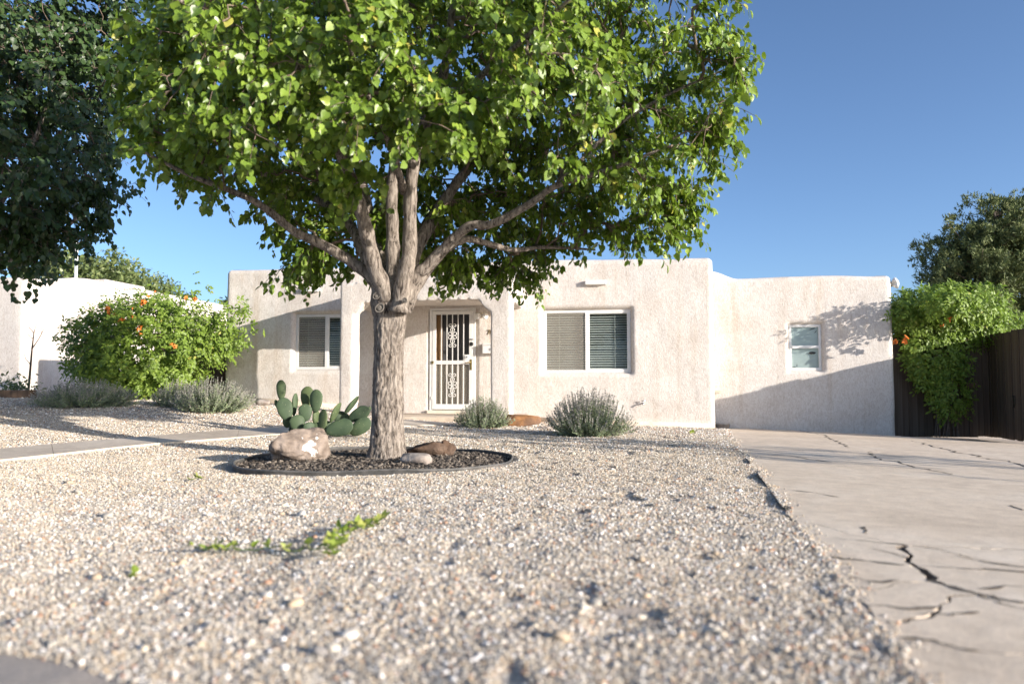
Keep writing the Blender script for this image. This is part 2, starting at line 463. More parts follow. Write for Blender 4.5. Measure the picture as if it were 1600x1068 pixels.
def boulder_mat():
    m, t, b = new_mat('pink_boulder')
    L = t.links.new
    b.inputs['Roughness'].default_value = 0.9
    b.inputs['Specular IOR Level'].default_value = 0.15
    tc = t.nodes.new('ShaderNodeTexCoord')
    n1 = t.nodes.new('ShaderNodeTexNoise'); n1.inputs['Scale'].default_value = 9; n1.inputs['Detail'].default_value = 8
    L(tc.outputs['Object'], n1.inputs['Vector'])
    r1 = ramp(t, [(0.3, (0.14, 0.108, 0.088)), (0.5, (0.25, 0.20, 0.165)), (0.7, (0.34, 0.28, 0.24))])
    L(n1.outputs['Fac'], r1.inputs[0])
    # lime crust on the right of its face
    mp = t.nodes.new('ShaderNodeMapping'); mp.inputs['Location'].default_value = (-0.10, 0.17, -0.15)
    mp.inputs['Scale'].default_value = (7.5, 5.0, 5.5)
    mp.vector_type = 'POINT'
    sub = t.nodes.new('ShaderNodeVectorMath'); sub.operation = 'SUBTRACT'; sub.inputs[1].default_value = (0.12, -0.2, 0.20)
    L(tc.outputs['Object'], sub.inputs[0])
    sc = t.nodes.new('ShaderNodeVectorMath'); sc.operation = 'MULTIPLY'; sc.inputs[1].default_value = (9.0, 3.5, 6.0)
    L(sub.outputs[0], sc.inputs[0])
    ln = t.nodes.new('ShaderNodeVectorMath'); ln.operation = 'LENGTH'
    L(sc.outputs[0], ln.inputs[0])
    n2 = t.nodes.new('ShaderNodeTexNoise'); n2.inputs['Scale'].default_value = 16; n2.inputs['Detail'].default_value = 6
    L(tc.outputs['Object'], n2.inputs['Vector'])
    ma = t.nodes.new('ShaderNodeMath'); ma.operation = 'MULTIPLY_ADD'; ma.inputs[1].default_value = 2.6
    L(n2.outputs['Fac'], ma.inputs[0]); L(ln.outputs['Value'], ma.inputs[2])
    r2 = ramp(t, [(0.0, (1, 1, 1)), (1.0, (0, 0, 0))], 'CONSTANT')
    r2.color_ramp.elements[1].position = 1.0
    dv = t.nodes.new('ShaderNodeMath'); dv.operation = 'LESS_THAN'; dv.inputs[1].default_value = 1.85
    L(ma.outputs[0], dv.inputs[0])
    t.nodes.remove(r2); t.nodes.remove(mp)
    mx = t.nodes.new('ShaderNodeMixRGB')
    L(dv.outputs[0], mx.inputs[0]); L(r1.outputs[0], mx.inputs[1]); mx.inputs[2].default_value = (0.62, 0.58, 0.55, 1)
    L(mx.outputs[0], b.inputs['Base Color'])
    nb = t.nodes.new('ShaderNodeTexNoise'); nb.inputs['Scale'].default_value = 28; nb.inputs['Detail'].default_value = 6
    L(tc.outputs['Object'], nb.inputs['Vector'])
    bp = t.nodes.new('ShaderNodeBump'); bp.inputs['Strength'].default_value = 0.7; bp.inputs['Distance'].default_value = 0.015
    L(nb.outputs['Fac'], bp.inputs['Height']); L(bp.outputs[0], b.inputs['Normal'])
    return m
M['rock_pink'] = boulder_mat()

PEB = [(0.0, (0.48, 0.39, 0.29)), (0.15, (0.61, 0.535, 0.425)), (0.32, (0.44, 0.41, 0.36)), (0.47, (0.64, 0.585, 0.49)), (0.60, (0.57, 0.45, 0.315)),
       (0.69, (0.30, 0.28, 0.265)), (0.80, (0.70, 0.65, 0.58)), (0.91, (0.50, 0.30, 0.20)), (0.94, (0.92, 0.90, 0.88))]
def pebble_mat(name, src):
    m, t, b = new_mat(name)
    L = t.links.new
    b.inputs['Roughness'].default_value = 0.75
    b.inputs['Specular IOR Level'].default_value = 0.25
    r = ramp(t, PEB, 'CONSTANT')
    if src == 'object':
        oi = t.nodes.new('ShaderNodeObjectInfo'); L(oi.outputs['Random'], r.inputs[0])
    else:
        at = t.nodes.new('ShaderNodeAttribute'); at.attribute_type = 'INSTANCER'; at.attribute_name = 'rnd'
        L(at.outputs['Fac'], r.inputs[0])
    tc = t.nodes.new('ShaderNodeTexCoord')
    nz = t.nodes.new('ShaderNodeTexNoise'); nz.inputs['Scale'].default_value = 2.2; nz.inputs['Detail'].default_value = 3
    L(tc.outputs['Object'], nz.inputs['Vector'])
    v = ramp(t, [(0.3, (0.82, 0.8, 0.78)), (0.7, (1.15, 1.13, 1.1))])
    L(nz.outputs['Fac'], v.inputs[0])
    mu = t.nodes.new('ShaderNodeMixRGB'); mu.blend_type = 'MULTIPLY'; mu.inputs[0].default_value = 1
    L(r.outputs[0], mu.inputs[1]); L(v.outputs[0], mu.inputs[2])
    L(mu.outputs[0], b.inputs['Base Color'])
    return m
M['pebble'] = pebble_mat('pea_gravel', 'attr')
M['pebble_obj'] = pebble_mat('gravel_stone', 'object')

# ------------------------------------------------------------------ the lie of the land
def hh(x):
    return np.interp(x, [-30, -12, -6.2, -1.2, 4, 8, 15], [.6, .5, .40, .03, -.14, -.27, -.35])

def zbase(x, y):
    t = np.clip((np.asarray(y, float) - 8) / 7, 0, 1)
    t = t * t * (3 - 2 * t)
    return hh(np.asarray(x, float)) * t

def zd(x, y):                                     # the driveway is one gently falling plane
    return .04 - .0095 * (y - 2) - .028 * (x - 2)

def drive_edge(y):                                # its left edge
    return .91 + .245 * (y - 1.775)

PATH_NEAR = [(-6.3, 1.5), (-5.6, 5.0), (-4.925, 7.44), (-4.47, 8.98), (-3.84, 9.65), (-3.09, 10.55), (-2.05, 12.1), (-0.75, 13.9)]
PATH_FAR = [(-7.6, 1.5), (-6.9, 5.4), (-5.76, 8.69), (-4.85, 9.76), (-4.2, 10.56), (-3.32, 11.59), (-2.55, 12.9), (-1.95, 13.95)]
RING_C = (-1.29, 7.38); RING_R = (1.27, 1.20)

def in_poly(x, y, poly):
    x = np.asarray(x); y = np.asarray(y)
    ins = np.zeros(x.shape, bool)
    j = len(poly) - 1
    for i in range(len(poly)):
        xi, yi = poly[i]; xj, yj = poly[j]
        c = ((yi > y) != (yj > y)) & (x < (xj - xi) * (y - yi) / (yj - yi + 1e-12) + xi)
        ins ^= c
        j = i
    return ins
PATH_POLY = PATH_NEAR + PATH_FAR[::-1]

def ring_d(x, y):
    return np.sqrt(((x - RING_C[0]) / RING_R[0]) ** 2 + ((y - RING_C[1]) / RING_R[1]) ** 2)

def zground(x, y):
    x = np.asarray(x, float); y = np.asarray(y, float)
    z = zbase(x, y)
    amp = np.clip((16 - y) / 6, 0, 1) * np.clip((y + 1) / 2, 0, 1)
    z = z + amp * (0.010 * vnoise(x * 1.7, y * 1.7) + 0.007 * vnoise(x * 4.3 + 9, y * 4.3) + 0.0045 * vnoise(x * 10 + 3, y * 10))
    # footprints and scuffs, mostly in the right half
    dd = vnoise(x * 8.1 + 40, y * 6.6 + 11)
    z = z - amp * 0.024 * np.clip((dd - 0.47) / 0.25, 0, 1) * np.clip((x + 0.6) / 1.0, 0.25, 1)
    # under the slab and path the earth lies lower; by the slab's edge the gravel is a little short of it
    e = x - drive_edge(y)
    inside = (e > 0.07) & (y < 16.2) & (y > -1)
    z = np.where(inside, np.minimum(z, zd(x, y) - 0.08), z)
    near = (e <= 0.07) & (e > -4.5) & (y < 16.2)
    lim = zd(x, y) + 0.0115 - 0.075 * np.clip(vnoise(y * 1.3 + 3, y * 0) - 0.3, 0, 1) * np.clip(1 + e / 0.4, 0, 1)
    w = np.clip((e + 4.5) / 4.4, 0, 1); w = w * w * (3 - 2 * w)
    lim = np.where(y < 15, np.minimum(lim, lim), lim) + (z - zbase(x, y)) * np.clip(-e / 0.8, 0.3, 1)
    z = np.where(near, z * (1 - w) + lim * w, z)
    z = np.where(in_poly(x, y, PATH_POLY), zbase(x, y) - 0.05, z)
    z = np.where(ring_d(x, y) < 1.0, -0.03, z)
    return z

def gz(x, y): return float(zground(np.array([x]), np.array([y]))[0])

def axis(parts):
    out = []
    for a, b, s in parts:
        out += list(np.arange(a, b - 1e-6, s))
    out.append(parts[-1][1])
    return np.array(out)
gx = axis([(-400, -60, 40), (-60, -20, 4), (-20, -9, 0.5), (-9, -4, 0.12), (-4, 3.2, 0.045), (3.2, 9, 0.15), (9, 20, 0.6), (20, 60, 4), (60, 400, 40)])
gy = axis([(-300, -40, 40), (-40, -4, 4), (-4, 1.2, 0.3), (1.2, 9, 0.045), (9, 17, 0.12), (17, 30, 0.6), (30, 60, 4), (60, 600, 40)])
GX, GY = np.meshgrid(gx, gy)
GZ = zground(GX, GY)
nx, ny = len(gx), len(gy)
idx = np.arange(nx * ny).reshape(ny, nx)
F4 = np.stack([idx[:-1, :-1], idx[:-1, 1:], idx[1:, 1:], idx[1:, :-1]], -1).reshape(-1, 4)
yard = mobj('gravel_yard', np.stack([GX, GY, GZ], -1).reshape(-1, 3), F4, M['dirt'], None, True)
tag(yard, 'gravel front yard and surrounding ground', kind='structure')

# ------------------------------------------------------------------ concrete path, pavement, driveway slabs
def prism(poly_top, depth):
    """list of (x,y,z) -> verts, faces of a closed slab"""
    n = len(poly_top)
    v = [tuple(p) for p in poly_top] + [(p[0], p[1], p[2] - depth) for p in poly_top]
    f = [list(range(n)), list(range(2 * n - 1, n - 1, -1))]
    for i in range(n):
        j = (i + 1) % n
        f.append([j, i, n + i, n + j])
    return v, f

def resample(pts, step):
    out = []
    for a, b in zip(pts[:-1], pts[1:]):
        a = np.array(a, float); b = np.array(b, float)
        k = max(1, int(np.linalg.norm(b - a) / step))
        for i in range(k): out.append(a + (b - a) * i / k)
    out.append(np.array(pts[-1], float))
    return out

def smooth_poly(pts, it=2):
    p = [np.array(q, float) for q in pts]
    for _ in range(it):
        q = [p[0]]
        for a, b in zip(p[:-1], p[1:]):
            q += [a * .75 + b * .25, a * .25 + b * .75]
        q.append(p[-1]); p = q
    return p
path = tag(empty('path', 'concrete garden path', None), kind='structure')
pn = smooth_poly(PATH_NEAR); pf = smooth_poly(PATH_FAR)
cuts = [0, 6, 11, 15, 19, 23, len(pn) - 1]
def path_slab(a, b):
    mb = MB()
    L_, R_ = pf[a:b + 1], pn[a:b + 1]
    k = len(L_); v = []; f = []
    for i in range(k):
        for q in (0, 1, 2, 3):
            t = q / 3
            p = L_[i] * (1 - t) + R_[i] * t
            if i == 0: p = p + (L_[1] - L_[0]) * 0.006
            if i == k - 1: p = p - (L_[-1] - L_[-2]) * 0.006
            v.append((p[0], p[1], float(zbase(p[0], p[1])) + 0.022))
    for i in range(k - 1):
        for q in range(3):
            f.append([i * 4 + q, i * 4 + q + 1, i * 4 + q + 5, i * 4 + q + 4])
    n = len(v)
    loop = [i * 4 for i in range(k)] + [(k - 1) * 4 + 1, (k - 1) * 4 + 2] + [i * 4 + 3 for i in range(k - 1, -1, -1)] + [2, 1]
    v += [(v[i][0], v[i][1], v[i][2] - 0.1) for i in loop]
    m_ = len(loop)
    for i in range(m_):
        j = (i + 1) % m_
        f.append([loop[i], loop[j], n + j, n + i])
    mb.add(v, f)
    return mb
for a, b in zip(cuts[:-1], cuts[1:]):
    path_slab(a, b).build('slab', M['path'], path)

pv = [(-6.3, 1.2), (-2.9, 2.1), (-1.8, 2.14), (-1.39, 2.01), (-1.1, 1.88), (-0.8, 1.70), (-0.4, 1.45), (0.2, 1.1), (2.5, 0.8), (9, 0.5), (9, -1.5), (-6.3, -1.5)]
v_, f_ = prism([(x, y, 0.035) for x, y in pv], 0.12)
pav = MB().add(v_, f_).build('pavement', M['path'], None, False, 0.012, 2)
tag(pav, 'rounded corner of concrete pavement at lower left', kind='structure')

M['crack_side'] = pmat('dirty_break', (0.20, 0.165, 0.135), (0.30, 0.25, 0.205), 30, 0.95, 0.5, 60)
# driveway: slabs broken by cracks; nodes on the ground plan, jagged crack lines between them
drive = tag(empty('driveway', 'cracked concrete driveway', None), kind='structure')
def E_(y): return (drive_edge(y), y)
crack_cache = {}
def jag(a, b, step=0.05, amp=0.022):
    key = (a, b)
    if key in crack_cache: return crack_cache[key]
    if (b, a) in crack_cache: return crack_cache[(b, a)][::-1]
    A = np.array(a); B = np.array(b)
    L_ = np.linalg.norm(B - A); k = max(2, int(L_ / step))
    nrm = np.array([-(B - A)[1], (B - A)[0]]) / L_
    out = []
    for i in range(k + 1):
        t = i / k
        w = amp * min(1.0, 4 * t * (1 - t) * 2)
        s = L_ * t
        off = w * (float(vnoise(np.array([s * 4.0 + A[0] * 7]), np.array([A[1] * 3.1]))[0]) * 1.6 + float(vnoise(np.array([s * 13.0 + A[0] * 3]), np.array([B[1] * 5.3]))[0]) * 0.9 + float(vnoise(np.array([s * 37.0 + A[0] * 5]), np.array([B[1] * 9.3]))[0]) * 0.4)
        out.append(A + (B - A) * t + nrm * off)
    crack_cache[key] = out
    return out
NODE = dict(
    a0=E_(-1.2), e5=E_(2.05), e4=E_(2.19), e3=E_(2.545), e2=E_(3.06), e1=E_(4.0), a5=E_(5.6), a6=E_(9.2), a7=E_(15.25),
    A=(1.729, 3.39), D=(1.537, 2.98), B=(1.479, 2.739), C=(1.544, 2.562), r0=(9.5, -1.2), r5=(9.5, 1.2), rC=(9.5, 0.9), rD=(9.5, 2.4), rA=(9.5, 3.25), r6=(9.5, 7.6), c6=(1.156, 1.994),
    m6=(2.6, 1.6), mC=(2.2, 2.1), q1=(4.615, 9.777), q2=(3.81, 6.68), q3=(5.58, 12.02), q5=(5.5, 5.2), t0=(4.62, 15.55), t1=(6.7, 14.72), t2=(8.3, 12.2), t3=(9.5, 10.6))
SLABS = [
    ['a0', 'e5', 'c6', 'm6', 'rC', 'r0'],
    ['e5', 'e4', 'C', 'mC', 'r5', 'rC', 'm6', 'c6'],
    ['e4', 'e3', 'B', 'C'],
    ['e3', 'e2', 'D', 'B'],
    ['e2', 'e1', 'A', 'D'],
    ['A', 'rA', 'rD', 'D'],
    ['D', 'rD', 'r5', 'mC', 'C', 'B'],
    ['e1', 'a5', 'a6', 'q1', 'q2', 'q5', 'r6', 'rA', 'A'],
    ['a6', 'a7', 't0', 't1', 'q3', 'q1'],
    ['q1', 'q3', 't1', 't2', 't3', 'r6', 'q5', 'q2'],
]
WIDE = {('A', 'D'): .050, ('D', 'B'): .060, ('B', 'C'): .055, ('C', 'e4'): .024, ('e3', 'B'): .011, ('e1', 'A'): .006, ('C', 'mC'): .005, ('A', 'rA'): .004, ('D', 'rD'): .003, ('e2', 'D'): .005, ('e5', 'c6'): .006, ('c6', 'm6'): .003}
def width(a, b): return WIDE.get((a, b), WIDE.get((b, a), 0.003))
EDGE = {'a0', 'e5', 'e4', 'e3', 'e2', 'e1', 'a5', 'a6', 'a7'}
for si, S in enumerate(SLABS):
    pts = []; wid = []
    for i, a in enumerate(S):
        b = S[(i + 1) % len(S)]
        if a in EDGE and b in EDGE:
            ln = jag(NODE[a], NODE[b], 0.06, 0.02)
            w = 0.0
        else:
            ln = jag(NODE[a], NODE[b], 0.022 if min(NODE[a][1], NODE[b][1]) < 5 else 0.15, 0.026 if min(NODE[a][1], NODE[b][1]) < 5 else 0.12)
            w = width(a, b)
        for p in ln[:-1]:
            pts.append(p); wid.append(0.55 * w * (1 + 0.75 * float(vnoise(np.array([p[0] * 9]), np.array([p[1] * 9]))[0])))
    n = len(pts)
    cen = sum(pts) / n
    area = sum(pts[i][0] * pts[(i + 1) % n][1] - pts[(i + 1) % n][0] * pts[i][1] for i in range(n))
    sg = 1 if area > 0 else -1
    out = []
    for i in range(n):
        tgt = pts[(i + 1) % n] - pts[i - 1]
        L_ = np.linalg.norm(tgt) + 1e-9
        inw = np.array([-tgt[1], tgt[0]]) / L_ * sg
        out.append(pts[i] + inw * wid[i] * 0.5)
    lift = [0.010, 0.011, 0.0115, 0.0118, 0.011, 0.010, 0.0105, 0.0112, 0.011, 0.0105][si]
    top = [(p[0], p[1], zd(p[0], p[1]) + lift) for p in out]
    if sg < 0: top = top[::-1]
    v_, f_ = prism(top, 0.11)
    bm = bmesh.new()
    bv = [bm.verts.new(p) for p in v_]
    for q in f_: bm.faces.new([bv[i] for i in q])
    tops = [e for e in bm.edges if all(vv.index < 0 or True for vv in e.verts)]
    bm.verts.index_update()
    tops = [e for e in bm.edges if e.verts[0].index < n and e.verts[1].index < n]
    bmesh.ops.bevel(bm, geom=tops, offset=0.004, segments=1, affect='EDGES', clamp_overlap=True)
    bmesh.ops.triangulate(bm, faces=[f for f in bm.faces if len(f.verts) > 4])
    me = bpy.data.meshes.new('slab'); bm.to_mesh(me); bm.free()
    me.materials.append(M['concrete']); me.materials.append(M['crack_side'])
    for pl in me.polygons:
        if pl.normal.z < 0.4: pl.material_index = 1
    o = bpy.data.objects.new('slab', me); link(o, drive)

# hairline cracks packed with dark dirt, flush with the slabs
CRACKS = [
    [(1.465, 2.76), (1.50, 2.66), (1.544, 2.562)],
    [(1.53, 2.60), (1.57, 2.55), (1.62, 2.47)],
    [(1.456, 3.537), (1.545, 3.476), (1.615, 3.443), (1.736, 3.405)],
    [(1.744, 3.392), (1.831, 3.324), (1.856, 3.226), (1.878, 3.110), (1.980, 3.013), (2.142, 2.899)],
    [(1.256, 3.100), (1.308, 3.060), (1.377, 3.047), (1.509, 2.987)],
    [(1.509, 3.306), (1.572, 3.213), (1.590, 3.119)],
    [(1.202, 2.790), (1.223, 2.710), (1.280, 2.690), (1.353, 2.725)],
    [(1.542, 2.980), (1.681, 2.966), (1.798, 2.959), (1.920, 2.923), (2.126, 2.878)],
    [(1.080, 2.396), (1.138, 2.395), (1.219, 2.362), (1.309, 2.385)],
    [(1.548, 2.562), (1.549, 2.487), (1.575, 2.404), (1.647, 2.288)],
    [(1.025, 2.073), (1.070, 2.072), (1.111, 2.060), (1.131, 2.021), (1.182, 1.982)],
    [(1.568, 2.637), (1.701, 2.694), (1.760, 2.683)],
    [(5.850, 15.673), (5.571, 14.146), (5.119, 12.450), (4.377, 10.008)],
    [(4.481, 9.627), (3.923, 8.230), (4.061, 8.125), (3.867, 7.171), (3.810, 6.680)],
    [(6.555, 12.757), (5.851, 10.328), (5.326, 8.078), (5.096, 7.004)],
    [(1.909, 5.301), (2.039, 5.198), (2.113, 4.999)],
    [(1.759, 3.861), (1.666, 3.646)],
    [(3.108, 4.830), (3.046, 4.617)],
    [(2.817, 8.506), (3.080, 8.270), (3.196, 7.725)],
    [(1.210, 2.309), (1.298, 2.298), (1.403, 2.347)],
]
M['crack_dirt'] = pmat('crack_dirt', (0.06, 0.05, 0.042), (0.13, 0.11, 0.09), 60, 0.95)
for ci, line in enumerate(CRACKS):
    near = min(p[1] for p in line) < 5
    pts = []
    for a, b in zip(line[:-1], line[1:]):
        seg = jag(a, b, 0.018 if near else 0.08, 0.012 if near else 0.05)
        pts += seg[:-1]
    pts.append(np.array(line[-1]))
    v = []; f = []
    n = len(pts)
    for i, p in enumerate(pts):
        tg = pts[min(i + 1, n - 1)] - pts[max(i - 1, 0)]
        tg = tg / (np.linalg.norm(tg) + 1e-9); nr_ = np.array([-tg[1], tg[0]])
        w = (0.016 if ci < 2 else 0.0078 if near else 0.015) * (0.25 + 1.5 * abs(float(vnoise(np.array([p[0] * 11 + ci * 3]), np.array([p[1] * 11]))[0]))) * min(1, 6 * (i + .3) / n, 6 * (n - i) / n)
        for sg_ in (-1, 1):
            q = p + nr_ * w * sg_
            v.append((q[0], q[1], zd(q[0], q[1]) + 0.0135))
    for i in range(n - 1): f.append([2 * i, 2 * i + 1, 2 * i + 3, 2 * i + 2])
    o = mobj('crack_fill', v, f, M['crack_dirt'], drive)

# ------------------------------------------------------------------ the house
D0 = Vector((-1.23, 16.0, 0))
def W(s, f, z): return D0 + U * s - N * f + Vector((0, 0, z))     # s along the facade, f in front of it

house = empty('adobe_house', 'single storey cream stucco house with rounded parapets and arched front porch', 'house')

def sstep(t):
    t = np.clip(t, 0, 1); return t * t * (3 - 2 * t)

def loft_wall(name, path2, rc, z0, ztop, rt, thick, openings, mat, parent, frame=W, step=0.04, inner=0.35, seed=0.0, zstep=0.04, bumpy=1.0):
    """path2: plan line left-back, left-front, right-front, right-back (clockwise seen from the front); rounded corners rc"""
    P = [np.array(p, float) for p in path2]
    pos = []; nor = []
    for i, (a, b) in enumerate(zip(P[:-1], P[1:])):
        d = (b - a); L_ = np.linalg.norm(d); d = d / L_
        inn = np.array([d[1], -d[0]])          # right hand of travel in (s,f) with f towards the viewer
        s0 = rc if i > 0 else 0.0
        s1 = L_ - (rc if i < len(P) - 2 else 0.0)
        st = step if abs(d[0]) > 0.7 else step * 5
        k = max(2, int((s1 - s0) / st))
        for q in range(k + 1):
            pos.append(a + d * (s0 + (s1 - s0) * q / k)); nor.append(inn)
        if i < len(P) - 2:
            d2 = P[i + 2] - b; d2 = d2 / np.linalg.norm(d2)
            in2 = np.array([d2[1], -d2[0]])
            c = b - d * rc + inn * rc
            for q in range(1, 6):
                t = q / 6 * math.pi / 2
                nn = inn * math.cos(t) + in2 * math.sin(t)
                pos.append(c - nn * rc); nor.append(nn)
    pos = np.array(pos); nor = np.array(nor)
    zt = np.array([ztop(p[0], p[1]) for p in pos])
    prof = []
    kz = int((zt.mean() - rt - z0) / zstep)
    for q in range(kz + 1): prof.append(('w', q / kz, 0.0))
    for q in range(1, 8):
        t = q / 7 * math.pi / 2
        prof.append(('a', rt * math.sin(t), rt * (1 - math.cos(t))))
    prof.append(('a', rt, thick - rt * 0.6))
    prof.append(('a', rt * 0.75, thick - rt * 0.2))
    prof.append(('a', rt * 0.3, thick))
    prof.append(('a', rt - inner, thick))
    nj = len(prof); ni = len(pos)
    Z = np.zeros((ni, nj)); OFF = np.zeros((ni, nj))
    for j, (k, a, o_) in enumerate(prof):
        Z[:, j] = z0 + a * (zt - rt - z0) if k == 'w' else zt - rt + a
        OFF[:, j] = o_
    Sx = np.repeat(pos[:, 0:1], nj, 1); Fx = np.repeat(pos[:, 1:2], nj, 1)
    disp = bumpy * (0.012 * vnoise(Sx * 0.9 + seed, Z * 0.9, Fx * 0.9) + 0.006 * vnoise(Sx * 3.1 + seed, Z * 2.3, Fx * 3) + 0.0025 * vnoise(Sx * 11 + seed, Z * 7, Fx * 11))
    OFF = OFF + disp * np.array([1.0 if k == 'w' else 0.6 for k, _, _ in prof])
    Z = Z + np.array([0.0 if k == 'w' else 1.0 for k, _, _ in prof]) * 0.012 * vnoise(Sx * 1.3 + 8 + seed, Fx * 1.3)
    keep = np.ones((ni, nj), bool)
    for (s0, s1, za, zb, dep, soft, cut) in openings:
        e = np.minimum(np.minimum(Sx - s0, s1 - Sx), np.minimum(Z - za, zb - Z))
        front = nor[:, 1:2] < -0.9
        OFF = OFF + np.where(front, dep * sstep((e + soft * 0.6) / soft), 0)
        if cut is not None:
            keep &= ~((e > cut) & front)
    XY = pos[:, None, :] + nor[:, None, :] * OFF[..., None]
    V = np.array([frame(a, b, c)[:] for a, b, c in zip(XY[..., 0].ravel(), XY[..., 1].ravel(), Z.ravel())])
    ix = np.arange(ni * nj).reshape(ni, nj)
    fc = np.stack([ix[:-1, :-1], ix[1:, :-1], ix[1:, 1:], ix[:-1, 1:]], -1)
    kk = keep[:-1, :-1] & keep[1:, :-1] & keep[1:, 1:] & keep[:-1, 1:]
    fc = fc[kk].reshape(-1, 4)
    o = mobj(name, V, fc, mat, parent, True)
    # roof deck inside the parapet
    ring_pts = [V[i * nj + nj - 1] for i in range(ni)]
    rz = min(p[2] for p in ring_pts) + 0.05
    rf = mobj('roof', [(p[0], p[1], rz) for p in ring_pts], [list(range(ni))], M['roof'], parent)
    return o

HOUSE_TOP = 3.27
def top_main(s, f):
    return HOUSE_TOP - 0.045 * math.exp(-((s + 4.6) / 1.2) ** 2) + 0.02 * math.sin(s * 0.9) + (0.02 if s > 4.6 else 0)
WIN_L = (-3.53, -2.10, 1.04, 2.26)
WIN_R = (1.88, 3.68, 0.96, 2.265)
DOOR = (-0.52, 0.50, 0.13, 2.29)
main_open = [(*WIN_L, 0.13, 0.07, 0.05), (*WIN_R, 0.13, 0.07, 0.05), (*DOOR, 0.05, 0.05, 0.04)]
loft_wall('main_wall', [(-5.13, -7.5), (-5.13, 0), (5.29, 0), (5.29, -7.5)], 0.10, -0.5, top_main, 0.11, 0.36, main_open, M['stucco'], house)
def top_wing(s, f):
    return 2.905 + 0.17 * float(sstep(np.array((5.85 - s) / 0.55))) + 0.01 * math.sin(s * 2)
WIN_S = (6.80, 7.45, 1.00, 1.95)
loft_wall('side_wing_wall', [(4.9, -0.47), (8.78, -0.47), (8.78, -7.0)], 0.11, -0.6, top_wing, 0.11, 0.34, [(*WIN_S, 0.11, 0.06, 0.05)], M['stucco'], house, seed=31.0)

# foot ledge of the foundation, right of the porch
for (s0, s1) in ((1.6, 5.28), (-5.1, -2.0)):
    mb = MB()
    v_, f_ = tube_geo([W(s0, 0.01, gz(*W((s0), 0.1, 0)[:2]) + 0.02), W((s0 + s1) / 2, 0.015, gz(*W((s0 + s1) / 2, 0.1, 0)[:2]) + 0.02), W(s1, 0.01, gz(*W(s1 - 0.05, 0.1, 0)[:2]) + 0.02)], 0.075, 10)
    mb.add(v_, f_).build('plinth', M['concrete'], house, True)

# porch: overlapping solids melted together by a voxel remesh
PD = 1.45
def build_portico():
    bm = bmesh.new()
    def solid(pts3):   # two polygons a (front) and b (back), same length
        a, b = pts3
        va = [bm.verts.new(p) for p in a]; vb = [bm.verts.new(p) for p in b]
        fs = [bm.faces.new(va), bm.faces.new(vb[::-1])]
        n = len(va)
        for i in range(n):
            j = (i + 1) % n
            fs.append(bm.faces.new([va[j], va[i], vb[i], vb[j]]))
        return fs
    poly = [(-1.92, -0.2), (-1.63, -0.2), (-1.63, 2.07), (-1.40, 2.33), (0.79, 2.36), (1.07, 2.08), (1.07, -0.2), (1.46, -0.2), (1.47, 2.74), (-0.2, 2.76), (-1.92, 2.71)]
    solid(([W(s, PD, z) for s, z in poly], [W(s, PD - 0.29, z) for s, z in poly]))
    for (s0, s1) in ((-1.92, -1.64), (1.19, 1.47)):
        side = [(-0.08, 2.29), (PD - 0.40, 2.33), (PD - 0.20, 2.08), (PD - 0.05, 2.08), (PD - 0.05, 2.725), (-0.08, 2.725)]
        solid(([W(s0, f, z) for f, z in side], [W(s1, f, z) for f, z in side]))
    solid(([W(s, -0.08, z) for s, z in ((-1.8, 2.37), (1.3, 2.37), (1.3, 2.62), (-1.8, 2.62))], [W(s, PD - 0.1, z) for s, z in ((-1.8, 2.37), (1.3, 2.37), (1.3, 2.62), (-1.8, 2.62))]))
    bmesh.ops.triangulate(bm, faces=bm.faces[:])
    bmesh.ops.recalc_face_normals(bm, faces=bm.faces[:])
    me = bpy.data.meshes.new('tmp'); bm.to_mesh(me); bm.free()
    o = bpy.data.objects.new('tmp', me); COL.objects.link(o)
    md = o.modifiers.new('r', 'REMESH'); md.mode = 'VOXEL'; md.voxel_size = 0.032
    ms = o.modifiers.new('s', 'SMOOTH'); ms.factor = 0.5; ms.iterations = 5
    dg = bpy.context.evaluated_depsgraph_get()
    m2 = bpy.data.meshes.new_from_object(o.evaluated_get(dg))
    bpy.data.objects.remove(o)
    n = len(m2.vertices)
    co = np.empty(n * 3, np.float32); m2.vertices.foreach_get('co', co); co = co.reshape(-1, 3)
    no = np.empty(n * 3, np.float32); m2.vertices.foreach_get('normal', no); no = no.reshape(-1, 3)
    d = 0.008 * vnoise(co[:, 0] * 2, co[:, 2] * 1.6, co[:, 1] * 2) + 0.004 * vnoise(co[:, 0] * 7, co[:, 2] * 5, co[:, 1] * 7)
    co = co + no * d[:, None]
    m2.vertices.foreach_set('co', co.astype(np.float32).ravel())
    m2.polygons.foreach_set('use_smooth', np.ones(len(m2.polygons), bool))
    m2.materials.clear(); m2.materials.append(M['stucco'])
    m2.name = 'porch'
    p = bpy.data.objects.new('porch', m2)
    link(p, house)
    return p
build_portico()
v_, f_ = prism([tuple(W(s, f, 0.135)) for s, f in ((-2.05, 0.02), (1.62, 0.02), (1.62, 1.72), (-2.05, 1.72))], 0.3)
MB().add(v_, f_).build('porch_slab', M['concrete'], house, False, 0.012, 2)

def fbox(mb, s0, s1, f0, f1, z0, z1):
    c = W((s0 + s1) / 2, (f0 + f1) / 2, (z0 + z1) / 2)
    return mb.obox(c, U * ((s1 - s0) / 2), N * (-(f1 - f0) / 2), Vector((0, 0, (z1 - z0) / 2)))
def fpart(name, mat, parent, s0, s1, f0, f1, z0, z1, bevel=0.0):
    mb = MB(); fbox(mb, s0, s1, f0, f1, z0, z1)
    return mb.build(name, mat, parent, False, bevel, 2)

